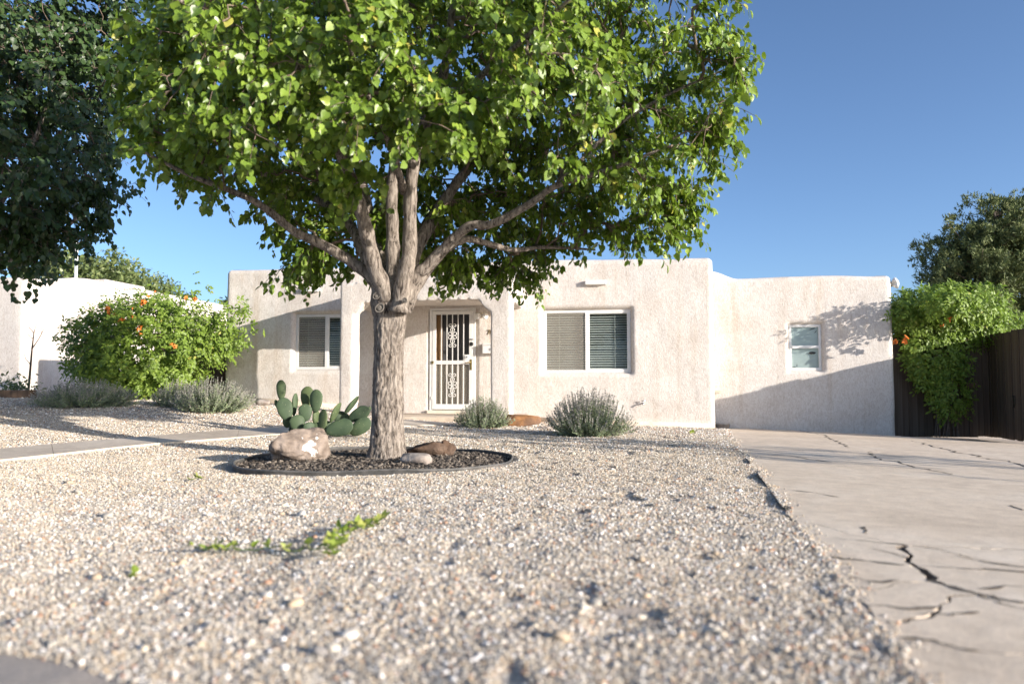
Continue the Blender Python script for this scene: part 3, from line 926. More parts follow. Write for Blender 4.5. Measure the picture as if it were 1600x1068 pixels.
def room(parent, s0, s1, fb, z0, z1, depth=1.2):
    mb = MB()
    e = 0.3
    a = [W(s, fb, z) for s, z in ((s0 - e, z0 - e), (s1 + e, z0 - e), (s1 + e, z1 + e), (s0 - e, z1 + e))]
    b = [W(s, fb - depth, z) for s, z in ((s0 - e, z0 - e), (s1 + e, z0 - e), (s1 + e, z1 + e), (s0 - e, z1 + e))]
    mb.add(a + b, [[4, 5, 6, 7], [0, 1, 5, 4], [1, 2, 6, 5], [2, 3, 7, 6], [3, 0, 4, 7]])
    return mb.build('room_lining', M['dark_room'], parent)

def slider_window(rect, label, slat_tilt, screen_left=True):
    s0, s1, z0, z1 = rect
    e = 0.015
    s0 += e; s1 -= e; z0 += e; z1 -= e
    w = empty('window', None, None); w.parent = house
    if label: w['label'] = label
    fo, fi = -0.09, -0.15
    t = 0.055
    mb = MB()
    fbox(mb, s0, s1, fi, fo, z0, z0 + t); fbox(mb, s0, s1, fi, fo, z1 - t, z1)
    fbox(mb, s0, s0 + t, fi, fo - 0.001, z0 + t, z1 - t); fbox(mb, s1 - t, s1, fi, fo - 0.001, z0 + t, z1 - t)
    mb.build('frame', M['white'], w, False, 0.004, 1)
    sm = (s0 + s1) / 2
    fpart('mullion', M['white'], w, sm - 0.035, sm + 0.035, fi, fo + 0.006, z0 + t - 0.002, z1 - t + 0.002, 0.004)
    for k, (a, b, ff) in enumerate(((s0 + t, sm - 0.035, fo - 0.035), (sm + 0.035, s1 - t, fo - 0.02))):
        fpart('glass', M['glass'], w, a - 0.004, b + 0.004, ff - 0.004, ff, z0 + t - 0.004, z1 - t + 0.004)
        if k == 1:
            mb = MB(); q = 0.02
            fbox(mb, a, b, ff - 0.02, ff + 0.012, z0 + t, z0 + t + q); fbox(mb, a, b, ff - 0.02, ff + 0.012, z1 - t - q, z1 - t)
            fbox(mb, a, a + q, ff - 0.019, ff + 0.011, z0 + t + q, z1 - t - q); fbox(mb, b - q, b, ff - 0.019, ff + 0.011, z0 + t + q, z1 - t - q)
            mb.build('sash', M['white'], w)
    if screen_left:
        v = [W(s, fo - 0.012, z) for s, z in ((s0 + t, z0 + t), (sm - 0.034, z0 + t), (sm - 0.034, z1 - t), (s0 + t, z1 - t))]
        mobj('screen', v, [[0, 1, 2, 3]], M['screen'], w)
    zz = z1 - t - 0.03
    fb = fi - 0.035
    v = None; me = None
    pitch = 0.05
    mb = MB(); c = W((s0 + s1) / 2, fb, 0)
    tl = R(slat_tilt)
    ay = (N * math.cos(tl) + Vector((0, 0, math.sin(tl)))) * 0.025
    az = (Vector((0, 0, math.cos(tl))) - N * math.sin(tl)) * 0.0012
    mb.obox((0, 0, 0), U * ((s1 - s0) / 2 - 0.03), ay, az)
    me = mesh_from('blind_slat', mb.v, mb.f, M['blind'])
    while zz > z0 + t:
        o = bpy.data.objects.new('blind_slat', me)
        link(o, w); o.location = c + Vector((0, 0, zz + random.gauss(0, 0.0015)))
        o.rotation_mode = 'AXIS_ANGLE'; o.rotation_axis_angle = (random.gauss(0, 0.035), U.x, U.y, U.z)
        zz -= pitch
    fpart('blind_rail', M['blind'], w, s0 + 0.03, s1 - 0.03, fb - 0.03, fb + 0.03, z1 - t - 0.022, z1 - t + 0.02)
    mb = MB()
    for q in (0.18, 0.5, 0.82):
        s = s0 + (s1 - s0) * q
        fbox(mb, s - 0.004, s + 0.004, fb + 0.026, fb + 0.028, z0 + t, z1 - t)
    mb.build('blind_cord', M['blind'], w)
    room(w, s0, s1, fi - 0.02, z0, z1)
    return w
slider_window(WIN_L, 'left sliding window half hidden by the porch corner', 30)
slider_window(WIN_R, 'right sliding window with a screen over its left pane', 30)

# small sash window of the side wing
def W2(s, f, z): return W(s, f - 0.47, z)
def small_window():
    s0, s1, z0, z1 = WIN_S
    s0 += .015; s1 -= .015; z0 += .015; z1 -= .015
    w = empty('window', None, None); w.parent = house
    w['label'] = 'small sash window of the side wing'
    fo, fi = -0.47 - 0.075, -0.47 - 0.13
    t = 0.05; zm = (z0 + z1) / 2 + 0.01
    mb = MB()
    fbox(mb, s0, s1, fi, fo, z0, z0 + t); fbox(mb, s0, s1, fi, fo, z1 - t, z1)
    fbox(mb, s0, s0 + t, fi, fo - 0.001, z0 + t, z1 - t); fbox(mb, s1 - t, s1, fi, fo - 0.001, z0 + t, z1 - t)
    mb.build('frame', M['white'], w, False, 0.004, 1)
    fpart('mullion', M['white'], w, s0 + t - 0.002, s1 - t + 0.002, fi, fo + 0.006, zm - 0.028, zm + 0.028, 0.004)
    for a, b in ((z0 + t, zm - 0.028), (zm + 0.028, z1 - t)):
        fpart('glass', M['glass'], w, s0 + t - 0.003, s1 - t + 0.003, fo - 0.03, fo - 0.026, a - 0.003, b + 0.003)
    fpart('roller_shade', M['curtain'], w, s0 + t - 0.003, s1 - t + 0.003, fo - 0.05, fo - 0.046, z0 + t - 0.003, z1 - t + 0.003)
    def sticker(cs, cz, pts):
        n = len(pts)
        v = [W(cs + a, fo - 0.024, cz + b) for a, b in pts]
        mobj('sticker', v, [list(range(n))], M['black'], w)
    oval = [(0.07 * math.cos(a) * (1 + 0.1 * math.sin(5 * a)), 0.026 * math.sin(a) * (1 + 0.15 * math.cos(7 * a))) for a in np.linspace(0, 6.0, 16)]
    sticker(s1 - t - 0.12, zm - 0.12, oval)
    sticker(s1 - t - 0.10, z1 - t - 0.045, [(-0.09, -0.015), (-0.03, -0.008), (0.05, 0.02), (0.04, 0.028), (-0.03, 0.012)])
    sticker(s1 - t - 0.05, z1 - t - 0.09, [(-0.03, -0.03), (0.0, -0.02), (0.03, 0.03), (0.01, 0.01)])
    sticker(s0 + t + 0.04, z0 + t + 0.02, [(-0.03, -0.006), (0.04, -0.006), (0.035, 0.006), (-0.03, 0.004)])
    sticker(s0 + t + 0.10, z0 + t + 0.05, [(-0.007, -0.025), (0.007, -0.025), (0.006, 0.025), (-0.004, 0.02)])
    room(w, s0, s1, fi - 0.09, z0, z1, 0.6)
small_window()

# doors
sd = empty('security_door', None, None); sd.parent = house
sd['label'] = 'white barred security door with scrollwork'
s0, s1, z0, z1 = -0.50, 0.48, 0.20, 2.275
mb = MB()                                        # fixed jamb
fbox(mb, s0, s0 + 0.055, -0.06, 0.012, z0, z1); fbox(mb, s1 - 0.055, s1, -0.06, 0.012, z0, z1); fbox(mb, s0, s1, -0.06, 0.013, z1, z1 + 0.05)
mb.build('jamb', M['white'], sd, False, 0.004, 1)
a, b, za, zb = s0 + 0.06, s1 - 0.06, z0 + 0.015, z1 - 0.008
t = 0.075
mb = MB()
fbox(mb, a, b, -0.02, 0.02, za, za + 0.11); fbox(mb, a, b, -0.02, 0.02, zb - t, zb)
fbox(mb, a, a + t, -0.02, 0.019, za + 0.11, zb - t); fbox(mb, b - t, b, -0.02, 0.019, za + 0.11, zb - t)
mb.build('frame', M['white'], sd, False, 0.004, 1)
zmid = 1.19
fpart('mid_rail', M['white'], sd, a + t - 0.002, b - t + 0.002, -0.016, 0.018, zmid - 0.04, zmid + 0.04, 0.003)
for k in range(5):
    s = a + t + (b - t - a - t) * (k + 1) / 6
    for (q0, q1) in ((za + 0.11, zmid - 0.04), (zmid + 0.04, zb - t)):
        fpart('bar', M['white'], sd, s - 0.009, s + 0.009, -0.004, 0.013, q0 - 0.003, q1 + 0.003)
def scroll(cz):
    mb = MB()
    sc = (a + b) / 2
    def spiral(cx, cz_, r, a0, turns, sg):
        pts = []
        for i in range(15):
            q = i / 14
            an = a0 + sg * turns * 2 * math.pi * q
            rr = r * (1 - 0.62 * q)
            pts.append(W(sc + cx + rr * math.cos(an), 0.017, cz + cz_ + rr * math.sin(an)))
        mb.tube(pts, 0.0075, 5)
    for sx in (-1, 1):
        for sz in (-1, 1):
            spiral(sx * 0.048, sz * 0.205, 0.04, math.pi if sx > 0 else 0, 0.95, -sz * sx)
            spiral(sx * 0.055, sz * 0.045, 0.048, math.pi if sx > 0 else 0, 0.95, sz * sx)
            pts = [W(sc + sx * x, 0.017, cz + sz * z) for x, z in ((0.004, 0.23), (0.012, 0.17), (0.045, 0.13), (0.035, 0.10), (0.006, 0.0))]
            mb.tube(pts, 0.007, 5)
    mb.build('scrollwork', M['white'], sd, True)
scroll(1.75); scroll(0.72)
fpart('lock_box', M['white'], sd, b - t - 0.10, b - t + 0.005, 0.016, 0.022, zmid + 0.0, zmid + 0.16)
lk = MB(); lk.tube([W(b - t - 0.045, 0.0, zmid + 0.11), W(b - t - 0.045, 0.03, zmid + 0.11)], 0.042, 16); lk.build('lock_rose', M['white'], sd)
lk = MB(); lk.tube([W(b - t - 0.045, 0.03, zmid + 0.11), W(b - t - 0.045, 0.036, zmid + 0.11)], 0.018, 12); lk.build('keyhole', M['metal'], sd)
lk = MB(); lk.tube([W(b - t / 2, 0.015, zmid + 0.0), W(b - t / 2, 0.05, zmid + 0.0), W(b - t / 2 - 0.12, 0.055, zmid - 0.015)], [0.012, 0.012, 0.009], 8); lk.build('handle', M['brass'], sd, True)
fpart('handle_plate', M['brass'], sd, b - t / 2 - 0.02, b - t / 2 + 0.025, 0.02, 0.026, zmid - 0.16, zmid + 0.06, 0.002)
lk = MB(); lk.tube([W(b - t / 2 + 0.01, 0.018, zmid + 0.38), W(b - t / 2 + 0.01, 0.05, zmid + 0.38)], [0.045, 0.036], 16); lk.build('deadbolt', M['black'], sd)
fpart('keypad', M['black'], sd, b - t / 2 - 0.03, b - t / 2 + 0.05, 0.02, 0.04, zmid + 0.465, zmid + 0.485)
for zz in (0.45, 1.19, 2.0):
    fpart('hinge', M['brass'] if zz == 1.19 else M['white'], sd, a - 0.02, a + 0.03, 0.018, 0.026, zz - 0.03, zz + 0.03)
fpart('threshold', M['cream'], house, s0 - 0.04, s1 + 0.02, -0.05, 0.07, 0.128, 0.20, 0.006)
fd = empty('front_door', None, None); fd.parent = house
fd['label'] = 'wooden front door behind the bars'
fpart('door_leaf', M['door_panel'], fd, s0 + 0.02, s1 - 0.02, -0.24, -0.20, 0.15, 1.17)
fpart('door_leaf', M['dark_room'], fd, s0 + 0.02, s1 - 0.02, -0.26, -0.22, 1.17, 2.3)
fpart('door_stile', M['door_wood'], fd, s0 + 0.04, s0 + 0.22, -0.20, -0.14, 0.15, 2.3)
fpart('inner_screen', M['screen'], fd, a + t, b - t, -0.028, -0.026, za + 0.11, zmid - 0.04)
for zq in (0.45, 0.8):
    fpart('panel_mould', M['door_panel'], fd, -0.2, 0.38, -0.20, -0.19, zq - 0.13, zq + 0.13, 0.004)
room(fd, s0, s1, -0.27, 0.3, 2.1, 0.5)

# canales, spigot, vent, number
def canale(s, z, w):
    mb = MB()
    fbox(mb, s - w / 2, s + w / 2, -0.1, 0.085, z - 0.045, z + 0.045)
    c = mb.build('canale', M['white'], house, False, 0.012, 2)
canale(-3.15, 2.765, 0.40); canale(2.97, 2.795, 0.43)
mb = MB()
mb.tube([W(3.90, -0.02, 0.36), W(3.90, 0.07, 0.36), W(3.90, 0.10, 0.33)], [0.016, 0.016, 0.013], 10)
mb.tube([W(3.90, 0.055, 0.36), W(3.90, 0.055, 0.405)], 0.008, 8); mb.tube([W(3.86, 0.055, 0.41), W(3.94, 0.055, 0.41)], 0.011, 8)
sp = mb.build('spigot', M['metal'], house, True)
mb = MB()
fbox(mb, 5.30, 5.47, -0.5, -0.40, 0.565, 0.60); fbox(mb, 5.30, 5.47, -0.5, -0.37, 0.60, 0.615); fbox(mb, 5.30, 5.47, -0.5, -0.39, 0.615, 0.67)
mb.build('vent_hood', M['cream'], house)
txt = bpy.data.curves.new('house_number', 'FONT')
txt.body = '70'; txt.size = 0.145; txt.extrude = 0.004
txt.materials.append(M['brass'])
tmp = bpy.data.objects.new('tmp', txt); COL.objects.link(tmp)
txm = bpy.data.meshes.new_from_object(tmp.evaluated_get(bpy.context.evaluated_depsgraph_get()))
bpy.data.objects.remove(tmp)
tn = bpy.data.objects.new('house_number', txm)
link(tn, house)
tn.matrix_world = Matrix.Translation(W(0.715, 0.012, 1.76)) @ Matrix((( U.x, 0, -N.x, 0), (U.y, 0, -N.y, 0), (0, 1, 0, 0), (0, 0, 0, 1)))

mbx = empty('mailbox', 'white wall mailbox beside the front door under the house number', 'mailbox', None, W(0.82, 0, 1.35))
mb = MB(); fbox(mb, 0.645, 0.99, -0.012, 0.11, 1.37, 1.54); mb.build('box', M['white'], mbx, False, 0.006, 2)
mb = MB(); c = W(0.82, 0.062, 1.56); mb.obox(c, U * 0.178, (N * -0.064 + Vector((0, 0, -0.016))), Vector((0, 0, 0.006))); mb.build('lid', M['white'], mbx, False, 0.002, 1)
mb = MB()
for sgn in (-1, 1):
    mb.tube([W(0.82 + sgn * 0.03 * math.cos(q) + sgn * 0.012, 0.113, 1.45 + 0.02 * math.sin(q)) for q in np.linspace(0.6, 5.6, 12)], 0.005, 5)
mb.build('scroll_emblem', M['metal'], mbx, True)

def floodlight(base, dirs, label):
    fl = empty('floodlight', label, 'floodlight', 'outdoor floodlights', base)
    mb = MB(); b0 = Vector(base)
    mb.tube([b0 + N * 0.02, b0 - N * 0.03], 0.055, 14); mb.build('base_plate', M['cream'], fl, True)
    for d in dirs:
        d = Vector(d).normalized()
        mb = MB()
        p = b0 - N * 0.03
        mb.tube([p, p + d * 0.05], 0.014, 8)
        mb.tube([p + d * 0.04, p + d * 0.06, p + d * 0.12, p + d * 0.15], [0.025, 0.04, 0.06, 0.062], 14)
        hd = mb.build('lamp_head', M['white'], fl, True)
        mb = MB(); mb.tube([p + d * 0.145, p + d * 0.153], [0.055, 0.04], 14); mb.build('lens', M['cream'], hd, True)
floodlight(W(0.62, 0.02, 2.17), [(-0.7, -0.55, -0.25), (0.55, -0.7, -0.3)], 'twin white floodlight at the upper right of the front door')
floodlight(W(8.78, -0.62, 2.72), [(0.75, -0.5, -0.2), (0.5, -0.55, 0.5)], 'cream floodlight high on the outer corner of the side wing')

bowl = empty('dog_bowl', 'round steel bowl on the ground at the inner corner of the house', 'bowl', None, W(5.46, -0.30, zd(4.4, 15.9) + 0.0))
bp_ = W(5.46, -0.28, 0); bz = zd(bp_.x, bp_.y) + 0.012
prof = [(0.0, 0.012), (0.10, 0.01), (0.125, 0.0), (0.14, 0.03), (0.15, 0.085), (0.158, 0.09), (0.15, 0.095), (0.135, 0.088), (0.12, 0.035), (0.0, 0.03)]
v = []; f = []
for i, (r, z) in enumerate(prof):
    for k in range(24):
        an = 2 * math.pi * k / 24
        v.append((bp_.x + r * math.cos(an), bp_.y + r * math.sin(an), bz + z))
for i in range(len(prof) - 1):
    for k in range(24):
        f.append([i * 24 + k, i * 24 + (k + 1) % 24, (i + 1) * 24 + (k + 1) % 24, (i + 1) * 24 + k])
mobj('bowl_shell', v, f, M['metal'], bowl, True)

# ------------------------------------------------------------------ neighbour's house on the left
NC = Vector((-13.07, 20.5, 0))
def W3(s, f, z): return NC + U * s - N * f + Vector((0, 0, z))
nbr = empty('neighbour_house', 'white stucco neighbouring house at the left behind the orange-flowered shrub', 'house')
def top_n(s, f):
    return 3.62 + 0.28 * float(sstep(np.array((-f - 0.3) / 2.2)))
loft_wall('wall', [(-16, -14), (-16, 0), (0, 0), (0, -14)], 0.12, -0.3, top_n, 0.12, 0.35, [], M['stucco_white'], nbr, W3, step=0.12, seed=77.0, zstep=0.12)
def nbr_window(f, z0, z1, w):
    p = empty('window', None, None); p.parent = nbr
    def bx(name, mat, f0, f1, a0, a1, s0, s1):
        mb = MB(); c = W3((s0 + s1) / 2, (f0 + f1) / 2, (a0 + a1) / 2)
        mb.obox(c, U * ((s1 - s0) / 2), N * ((f1 - f0) / 2), Vector((0, 0, (a1 - a0) / 2))); mb.build(name, mat, p)
    bx('frame', M['white'], f - w / 2, f + w / 2, z0, z1, -0.03, 0.035)
    bx('pane', M['black'], f - w / 2 + 0.05, f + w / 2 - 0.05, z0 + 0.05, (z0 + z1) / 2 - 0.02, -0.02, 0.04)
    bx('pane', M['black'], f - w / 2 + 0.05, f + w / 2 - 0.05, (z0 + z1) / 2 + 0.02, z1 - 0.05, -0.02, 0.04)
nbr_window(-3.6, 1.35, 2.6, 1.0)
mb = MB(); mb.tube([W3(-0.9, -3.0, 3.5), W3(-0.9, -3.0, 5.0)], 0.05, 10); mb.tube([W3(-0.9, -3.0, 4.95), W3(-0.9, -3.0, 5.12)], 0.085, 10); mb.build('vent_pipe', M['white'], nbr, True)
mb = MB(); c = W3(-0.9, -4.7, 3.92); mb.obox(c, U * 0.5, N * 1.0, Vector((0, 0, 0.14))); mb.build('roof_curb', M['stucco_white'], nbr, False, 0.05, 3)

# ------------------------------------------------------------------ fences
def gz_out(x, y):
    return float(zbase(x, y))
fence_r = empty('wooden_fence', 'dark weathered board fence behind the vine at the right of the house', 'fence', None, (7.6, 15.6, -0.3))
def board_run(parent, p0, p1, zb0, zb1, h0, h1, mat, bw=0.145, jit=0.02, back=None):
    p0 = Vector(p0); p1 = Vector(p1)
    d = (p1 - p0); L_ = d.length; d.normalize()
    n = Vector((-d.y, d.x, 0))
    k = int(L_ / (bw + 0.006))
    meshes = []
    for q in range(5):
        mb = MB()
        mb.obox((0, 0, 0.5), d * (bw / 2 + 0.014 + 0.001 * q), n * 0.009, Vector((0, 0, 0.5)))
        me = mesh_from('board', mb.v, mb.f, mat)
        bm = bmesh.new(); bm.from_mesh(me); bmesh.ops.recalc_face_normals(bm, faces=bm.faces); bm.to_mesh(me); bm.free()
        meshes.append(me)
    for i in range(k):
        t = (i + 0.5) / k
        p = p0 + d * (L_ * t)
        o = bpy.data.objects.new('board', random.choice(meshes))
        link(o, parent); fix_parent(o)
        zb = zb0 + (zb1 - zb0) * t + random.uniform(0, 0.02)
        zt = zb0 + (zb1 - zb0) * t + h0 + (h1 - h0) * t + random.uniform(-jit, jit)
        o.location = p + n * ((i % 2) * 0.019 + random.uniform(-0.001, 0.001)) + Vector((0, 0, zb))
        o.scale = (1, 1, zt - zb)
        o.rotation_euler = (0, 0, 0)
    mb = MB()
    for hz in (0.3, 0.8):
        a = p0 + Vector((0, 0, zb0 + h0 * hz)) + n * 0.035
        b = p1 + Vector((0, 0, zb1 + h1 * hz)) + n * 0.035
        mb.obox((a + b) / 2, (b - a) / 2, n * 0.02, Vector((0, 0, 0.045)))
    mb.build('rail', mat, parent)
GA = Vector((7.36, 15.45, 0)); GB = Vector((9.68, 15.55, 0)); GC = Vector((9.05, 12.1, 0))
board_run(fence_r, GA, GB, -0.31, -0.33, 1.97, 2.02, M['fence'])
mb = MB(); mb.obox((8.95, 15.40, 0.73), (0.36, 0, 0), (0, 0.02, 0), (0, 0, 0.05)); mb.build('nailed_board', M['gate_wood'], fence_r)
gate = empty('wooden_gate', 'dark board gate standing forward of the fence at the right edge', 'gate', None, tuple(GB))
board_run(gate, GB + Vector((-0.02, 0.1, 0)), GC, -0.33, -0.30, 2.06, 2.09, M['fence'])
for (t, z) in ((0.16, 1.45), (0.30, 0.42)):
    p = GB.lerp(GC, t); d = (GC - GB).normalized(); n = Vector((d.y, -d.x, 0))
    if n.x > 0: n = -n
    mb = MB(); mb.obox(p + n * 0.03 + Vector((0, 0, z)), d * 0.035, n * 0.006, Vector((0, 0, 0.11))); mb.build('hinge_strap', M['metal'], gate)

fence_l = empty('wooden_side_gate', 'brown board side gate beside the left corner of the house', 'gate', None, (-7, 17.6, 0.4))
board_run(fence_l, W(-7.4, -0.9, 0), W(-5.16, -0.9, 0), 0.40, 0.40, 1.55, 1.55, M['gate_wood'])
mb = MB(); c = W(-5.72, -0.84, 0.62); sgn = empty('gate_sign', 'small red and white sign on the side gate behind the sage', 'sign', None, c)
mb.obox(c, U * 0.14, N * 0.008, Vector((0, 0, 0.09))); mb.build('sign_panel', M['white'], sgn)
M['red'] = pmat('red_print', (0.6, 0.03, 0.03), (0.5, 0.03, 0.03), 6, 0.5)
mb = MB(); mb.obox(c - N * 0.006 - Vector((0, 0, 0.02)), U * 0.12, N * 0.006, Vector((0, 0, 0.055))); mb.build('print', M['red'], sgn)

# ------------------------------------------------------------------ foliage machinery
HEART = np.array([(0, .02, 0), (-.28, -.03, .05), (-.47, .2, .09), (-.45, .48, .08), (-.22, .82, .02), (0, 1.06, -.11), (.22, .82, .02), (.45, .48, .08), (.47, .2, .09), (.28, -.03, .05), (0, .42, -.03)], float)
HEART_F = np.array([(10, (k + 1) % 10, k) for k in range(10)])
LANCE = np.array([(0, 0, 0), (-.16, .35, .04), (-.1, .75, .0), (0, 1, -.08), (.1, .75, 0), (.16, .35, .04)], float)
LANCE_F = np.array([(0, 5, 1), (5, 4, 1), (4, 2, 1), (4, 3, 2)])
QUAD = np.array([(0, 0, 0), (-.28, .5, .03), (0, 1, -.06), (.28, .5, .03)], float)
QUAD_F = np.array([(0, 3, 1), (3, 2, 1)])
NEED = np.array([(-.035, 0, 0), (.035, 0, 0), (0, 1, 0)], float)
NEED_F = np.array([(0, 1, 2)])

def unit(a):
    return a / (np.linalg.norm(a, axis=-1, keepdims=True) + 1e-9)

def leaf_geo(P, D, Nn, S, tpl, tf):
    """arrays of position, tip direction, normal, size -> verts, faces"""
    D = unit(D); X = unit(np.cross(D, Nn)); Nn = np.cross(X, D)
    V = (P[:, None, :] + S[:, None, None] * (tpl[None, :, 0:1] * X[:, None, :] + tpl[None, :, 1:2] * D[:, None, :] + rng.normal(1.0, 0.9, len(P))[:, None, None] * tpl[None, :, 2:3] * Nn[:, None, :]))
    Fc = (np.arange(len(P))[:, None, None] * len(tpl) + tf[None]).reshape(-1, 3)
    return V.reshape(-1, 3), Fc

def leaves_obj(name, P, D, Nn, S, tpl, tf, mat, parent, rnd=None, smooth=False):
    V, Fc = leaf_geo(P, D, Nn, S, tpl, tf)
    o = mobj(name, V, Fc, mat, parent, smooth)
    if rnd is None: rnd = rng.random(len(P))
    at = o.data.attributes.new('rnd', 'FLOAT', 'POINT')
    at.data.foreach_set('value', np.repeat(rnd, len(tpl)).astype(np.float32))
    return o

def rand_dirs(n):
    return unit(rng.normal(size=(n, 3)))

def grow(limbs, centers, rscale=0.0042, root_pull=0.35):
    """connect cluster centres to the nearest wood. limbs: list of (points) polylines. returns paths [(pts, radii)] of the fine branches"""
    nodes = []; parent = []; 
    for pts in limbs:
        for p in pts: nodes.append(np.array(p, float)); parent.append(-1)
    base_n = len(nodes)
    A = np.array(nodes)
    dmin = np.array([np.min(np.linalg.norm(A - c, axis=1)) for c in centers])
    order = np.argsort(dmin)
    cnt = {}
    paths = []
    cap = base_n + 4 * len(centers) + 10
    buf = np.zeros((cap, 3)); buf[:base_n] = A; nn_ = base_n
    root = A[0]
    par = [-1] * cap; count = np.zeros(cap)
    for ci in order:
        c = centers[ci]
        d = np.linalg.norm(buf[:nn_] - c, axis=1)
        back = np.linalg.norm(buf[:nn_] - root, axis=1) - np.linalg.norm(c - root)
        j = int(np.argmin(d + root_pull * np.maximum(0, back + 0.1) * 3))
        a = buf[j].copy(); L_ = np.linalg.norm(c - a)
        k = 3
        out = (a - root); out = out / (np.linalg.norm(out) + 1e-6)
        m1 = a + (c - a) * 0.35 + out * L_ * 0.1 + rng.normal(size=3) * L_ * 0.05
        m2 = a + (c - a) * 0.7 + np.array([0, 0, 0.06]) * L_ + rng.normal(size=3) * L_ * 0.05
        ids = [j]
        for p in (m1, m2, c):
            buf[nn_] = p; par[nn_] = ids[-1]; ids.append(nn_); nn_ += 1
        q = ids[-1]
        while q != -1 and q >= base_n:
            count[q] += 1; q = par[q]
        paths.append(ids)
    out = []
    for ids in paths:
        pts = [buf[i] for i in ids]
        r = [rscale * max(count[i], 1) ** 0.5 for i in ids[1:]]
        r = [r[0] * 1.1] + r
        out.append((pts, r))
    return out

def merge_tubes(paths, n=5):
    mb = MB()
    for pts, r in paths:
        v, f = tube_geo(pts, r, n, False); mb.add(v, f)
    return mb

SUNV = np.array(TO_SUN[:])
def spray(centers, per, twig_len, leaf_size, out_c, droop=0.75, petiole=0.035):
    """leaves along short twigs round every centre. returns arrays + twig paths"""
    P = []; D = []; Nn = []; S = []; tw = []
    for c in centers:
        outv = c - out_c; outv = outv / (np.linalg.norm(outv) + 1e-6)
        kt = rng.integers(3, 6)
        for _ in range(kt):
            d = unit(rng.normal(size=3) * 0.8 + outv * 0.8 + np.array([0, 0, 0.05]))
            L_ = twig_len * rng.uniform(0.6, 1.25)
            pts = [c + d * L_ * t + np.array([0, 0, -0.35 * L_ * t * t]) for t in (0, .33, .66, 1)]
            tw.append((pts, [0.0045, 0.0035, 0.0028, 0.002]))
            m = max(3, int(per / kt))
            t = (np.arange(m) + rng.random(m)) / m
            t = 0.12 + 0.88 * t
            base = c + d[None] * (L_ * t)[:, None]; base[:, 2] -= 0.35 * L_ * t * t
            side = unit(np.cross(np.repeat(d[None], m, 0), rng.normal(size=(m, 3))))
            pet = unit(side * 0.8 + d * 0.5 + np.array([0, 0, -0.25]))
            tip = unit(side * 0.45 + d * 0.35 + np.array([0, 0, -droop]) + rng.normal(size=(m, 3)) * 0.22)
            P.append(base + pet * petiole); D.append(tip)
            Nn.append(unit(outv[None] * 0.7 + SUNV * 0.5 + rng.normal(size=(m, 3)) * 0.5 + np.array([0, 0, 0.2])))
            S.append(leaf_size * np.clip(rng.normal(1.0, 0.24, m), 0.45, 1.5))
    return np.concatenate(P), np.concatenate(D), np.concatenate(Nn), np.concatenate(S), tw

# ------------------------------------------------------------------ the tree
TX, TY = -1.231, 7.56
def px(x, y, depth):           # surveyed sight lines of the limbs -> world position at a given distance
    X = (x - 800) / 1200.0; Z = -(y - 534) / 1200.0
    c, s = math.cos(R(3.1)), math.sin(R(3.1))
    r = Vector((X, c - Z * s, s + Z * c))
    return r * (depth / r.y) + Vector((0, 0, CAM_H))
tree = empty('shade_tree', 'broad leafy tree with furrowed trunk in the mulch ring', 'tree', 'leafy front yard trees', (TX, TY, 0))

nr, nk = 150, 84
zs = np.linspace(-0.06, 1.80, nr)
V = np.zeros((nr, nk, 3))
for i, z in enumerate(zs):
    r = np.interp(z, [-0.1, 0.0, 0.12, 0.35, 0.8, 1.15, 1.4, 1.55, 1.7, 1.80], [0.26, 0.212, 0.176, 0.158, 0.148, 0.146, 0.162, 0.195, 0.19, 0.11])
    cx = TX + np.interp(z, [0, 0.9, 1.5, 1.8], [0, 0.012, 0.03, 0.05]); cy = TY
    an = np.linspace(0, 2 * np.pi, nk, endpoint=False)
    rr = r * (1 + 0.05 * np.cos(3 * an + z * 0.8) + 0.03 * np.sin(5 * an - z)) * (1 + 0.12 * max(0, 0.16 - z) / 0.16 * np.cos(5 * an + 0.7))
    u = an * 26 / (2 * np.pi)
    warp = 0.9 * vnoise(u * 0.45, np.full(nk, z * 5.0)) + 0.5 * vnoise(u * 1.3 + 7, np.full(nk, z * 13.0))
    ridge = np.abs(((u + warp) % 1.0) - 0.5) * 2        # 1 on furrow
    breaks = vnoise(np.floor(u + warp) * 3.7, np.full(nk, z * 9.0))
    dsp = -0.016 * np.clip((ridge - 0.55) / 0.45, 0, 1) + 0.004 * breaks + 0.004 * vnoise(u * 2, np.full(nk, z * 30))
    fade = min(1, (1.82 - z) / 0.3)
    rr = rr + dsp * fade
    V[i, :, 0] = cx + rr * np.cos(an); V[i, :, 1] = cy + rr * np.sin(an); V[i, :, 2] = z
ix = np.arange(nr * nk).reshape(nr, nk)
fc = np.stack([ix[:-1], np.roll(ix, -1, 1)[:-1], np.roll(ix, -1, 1)[1:], ix[1:]], -1).reshape(-1, 4)
mobj('trunk', V.reshape(-1, 3), fc, M['bark'], tree, True)

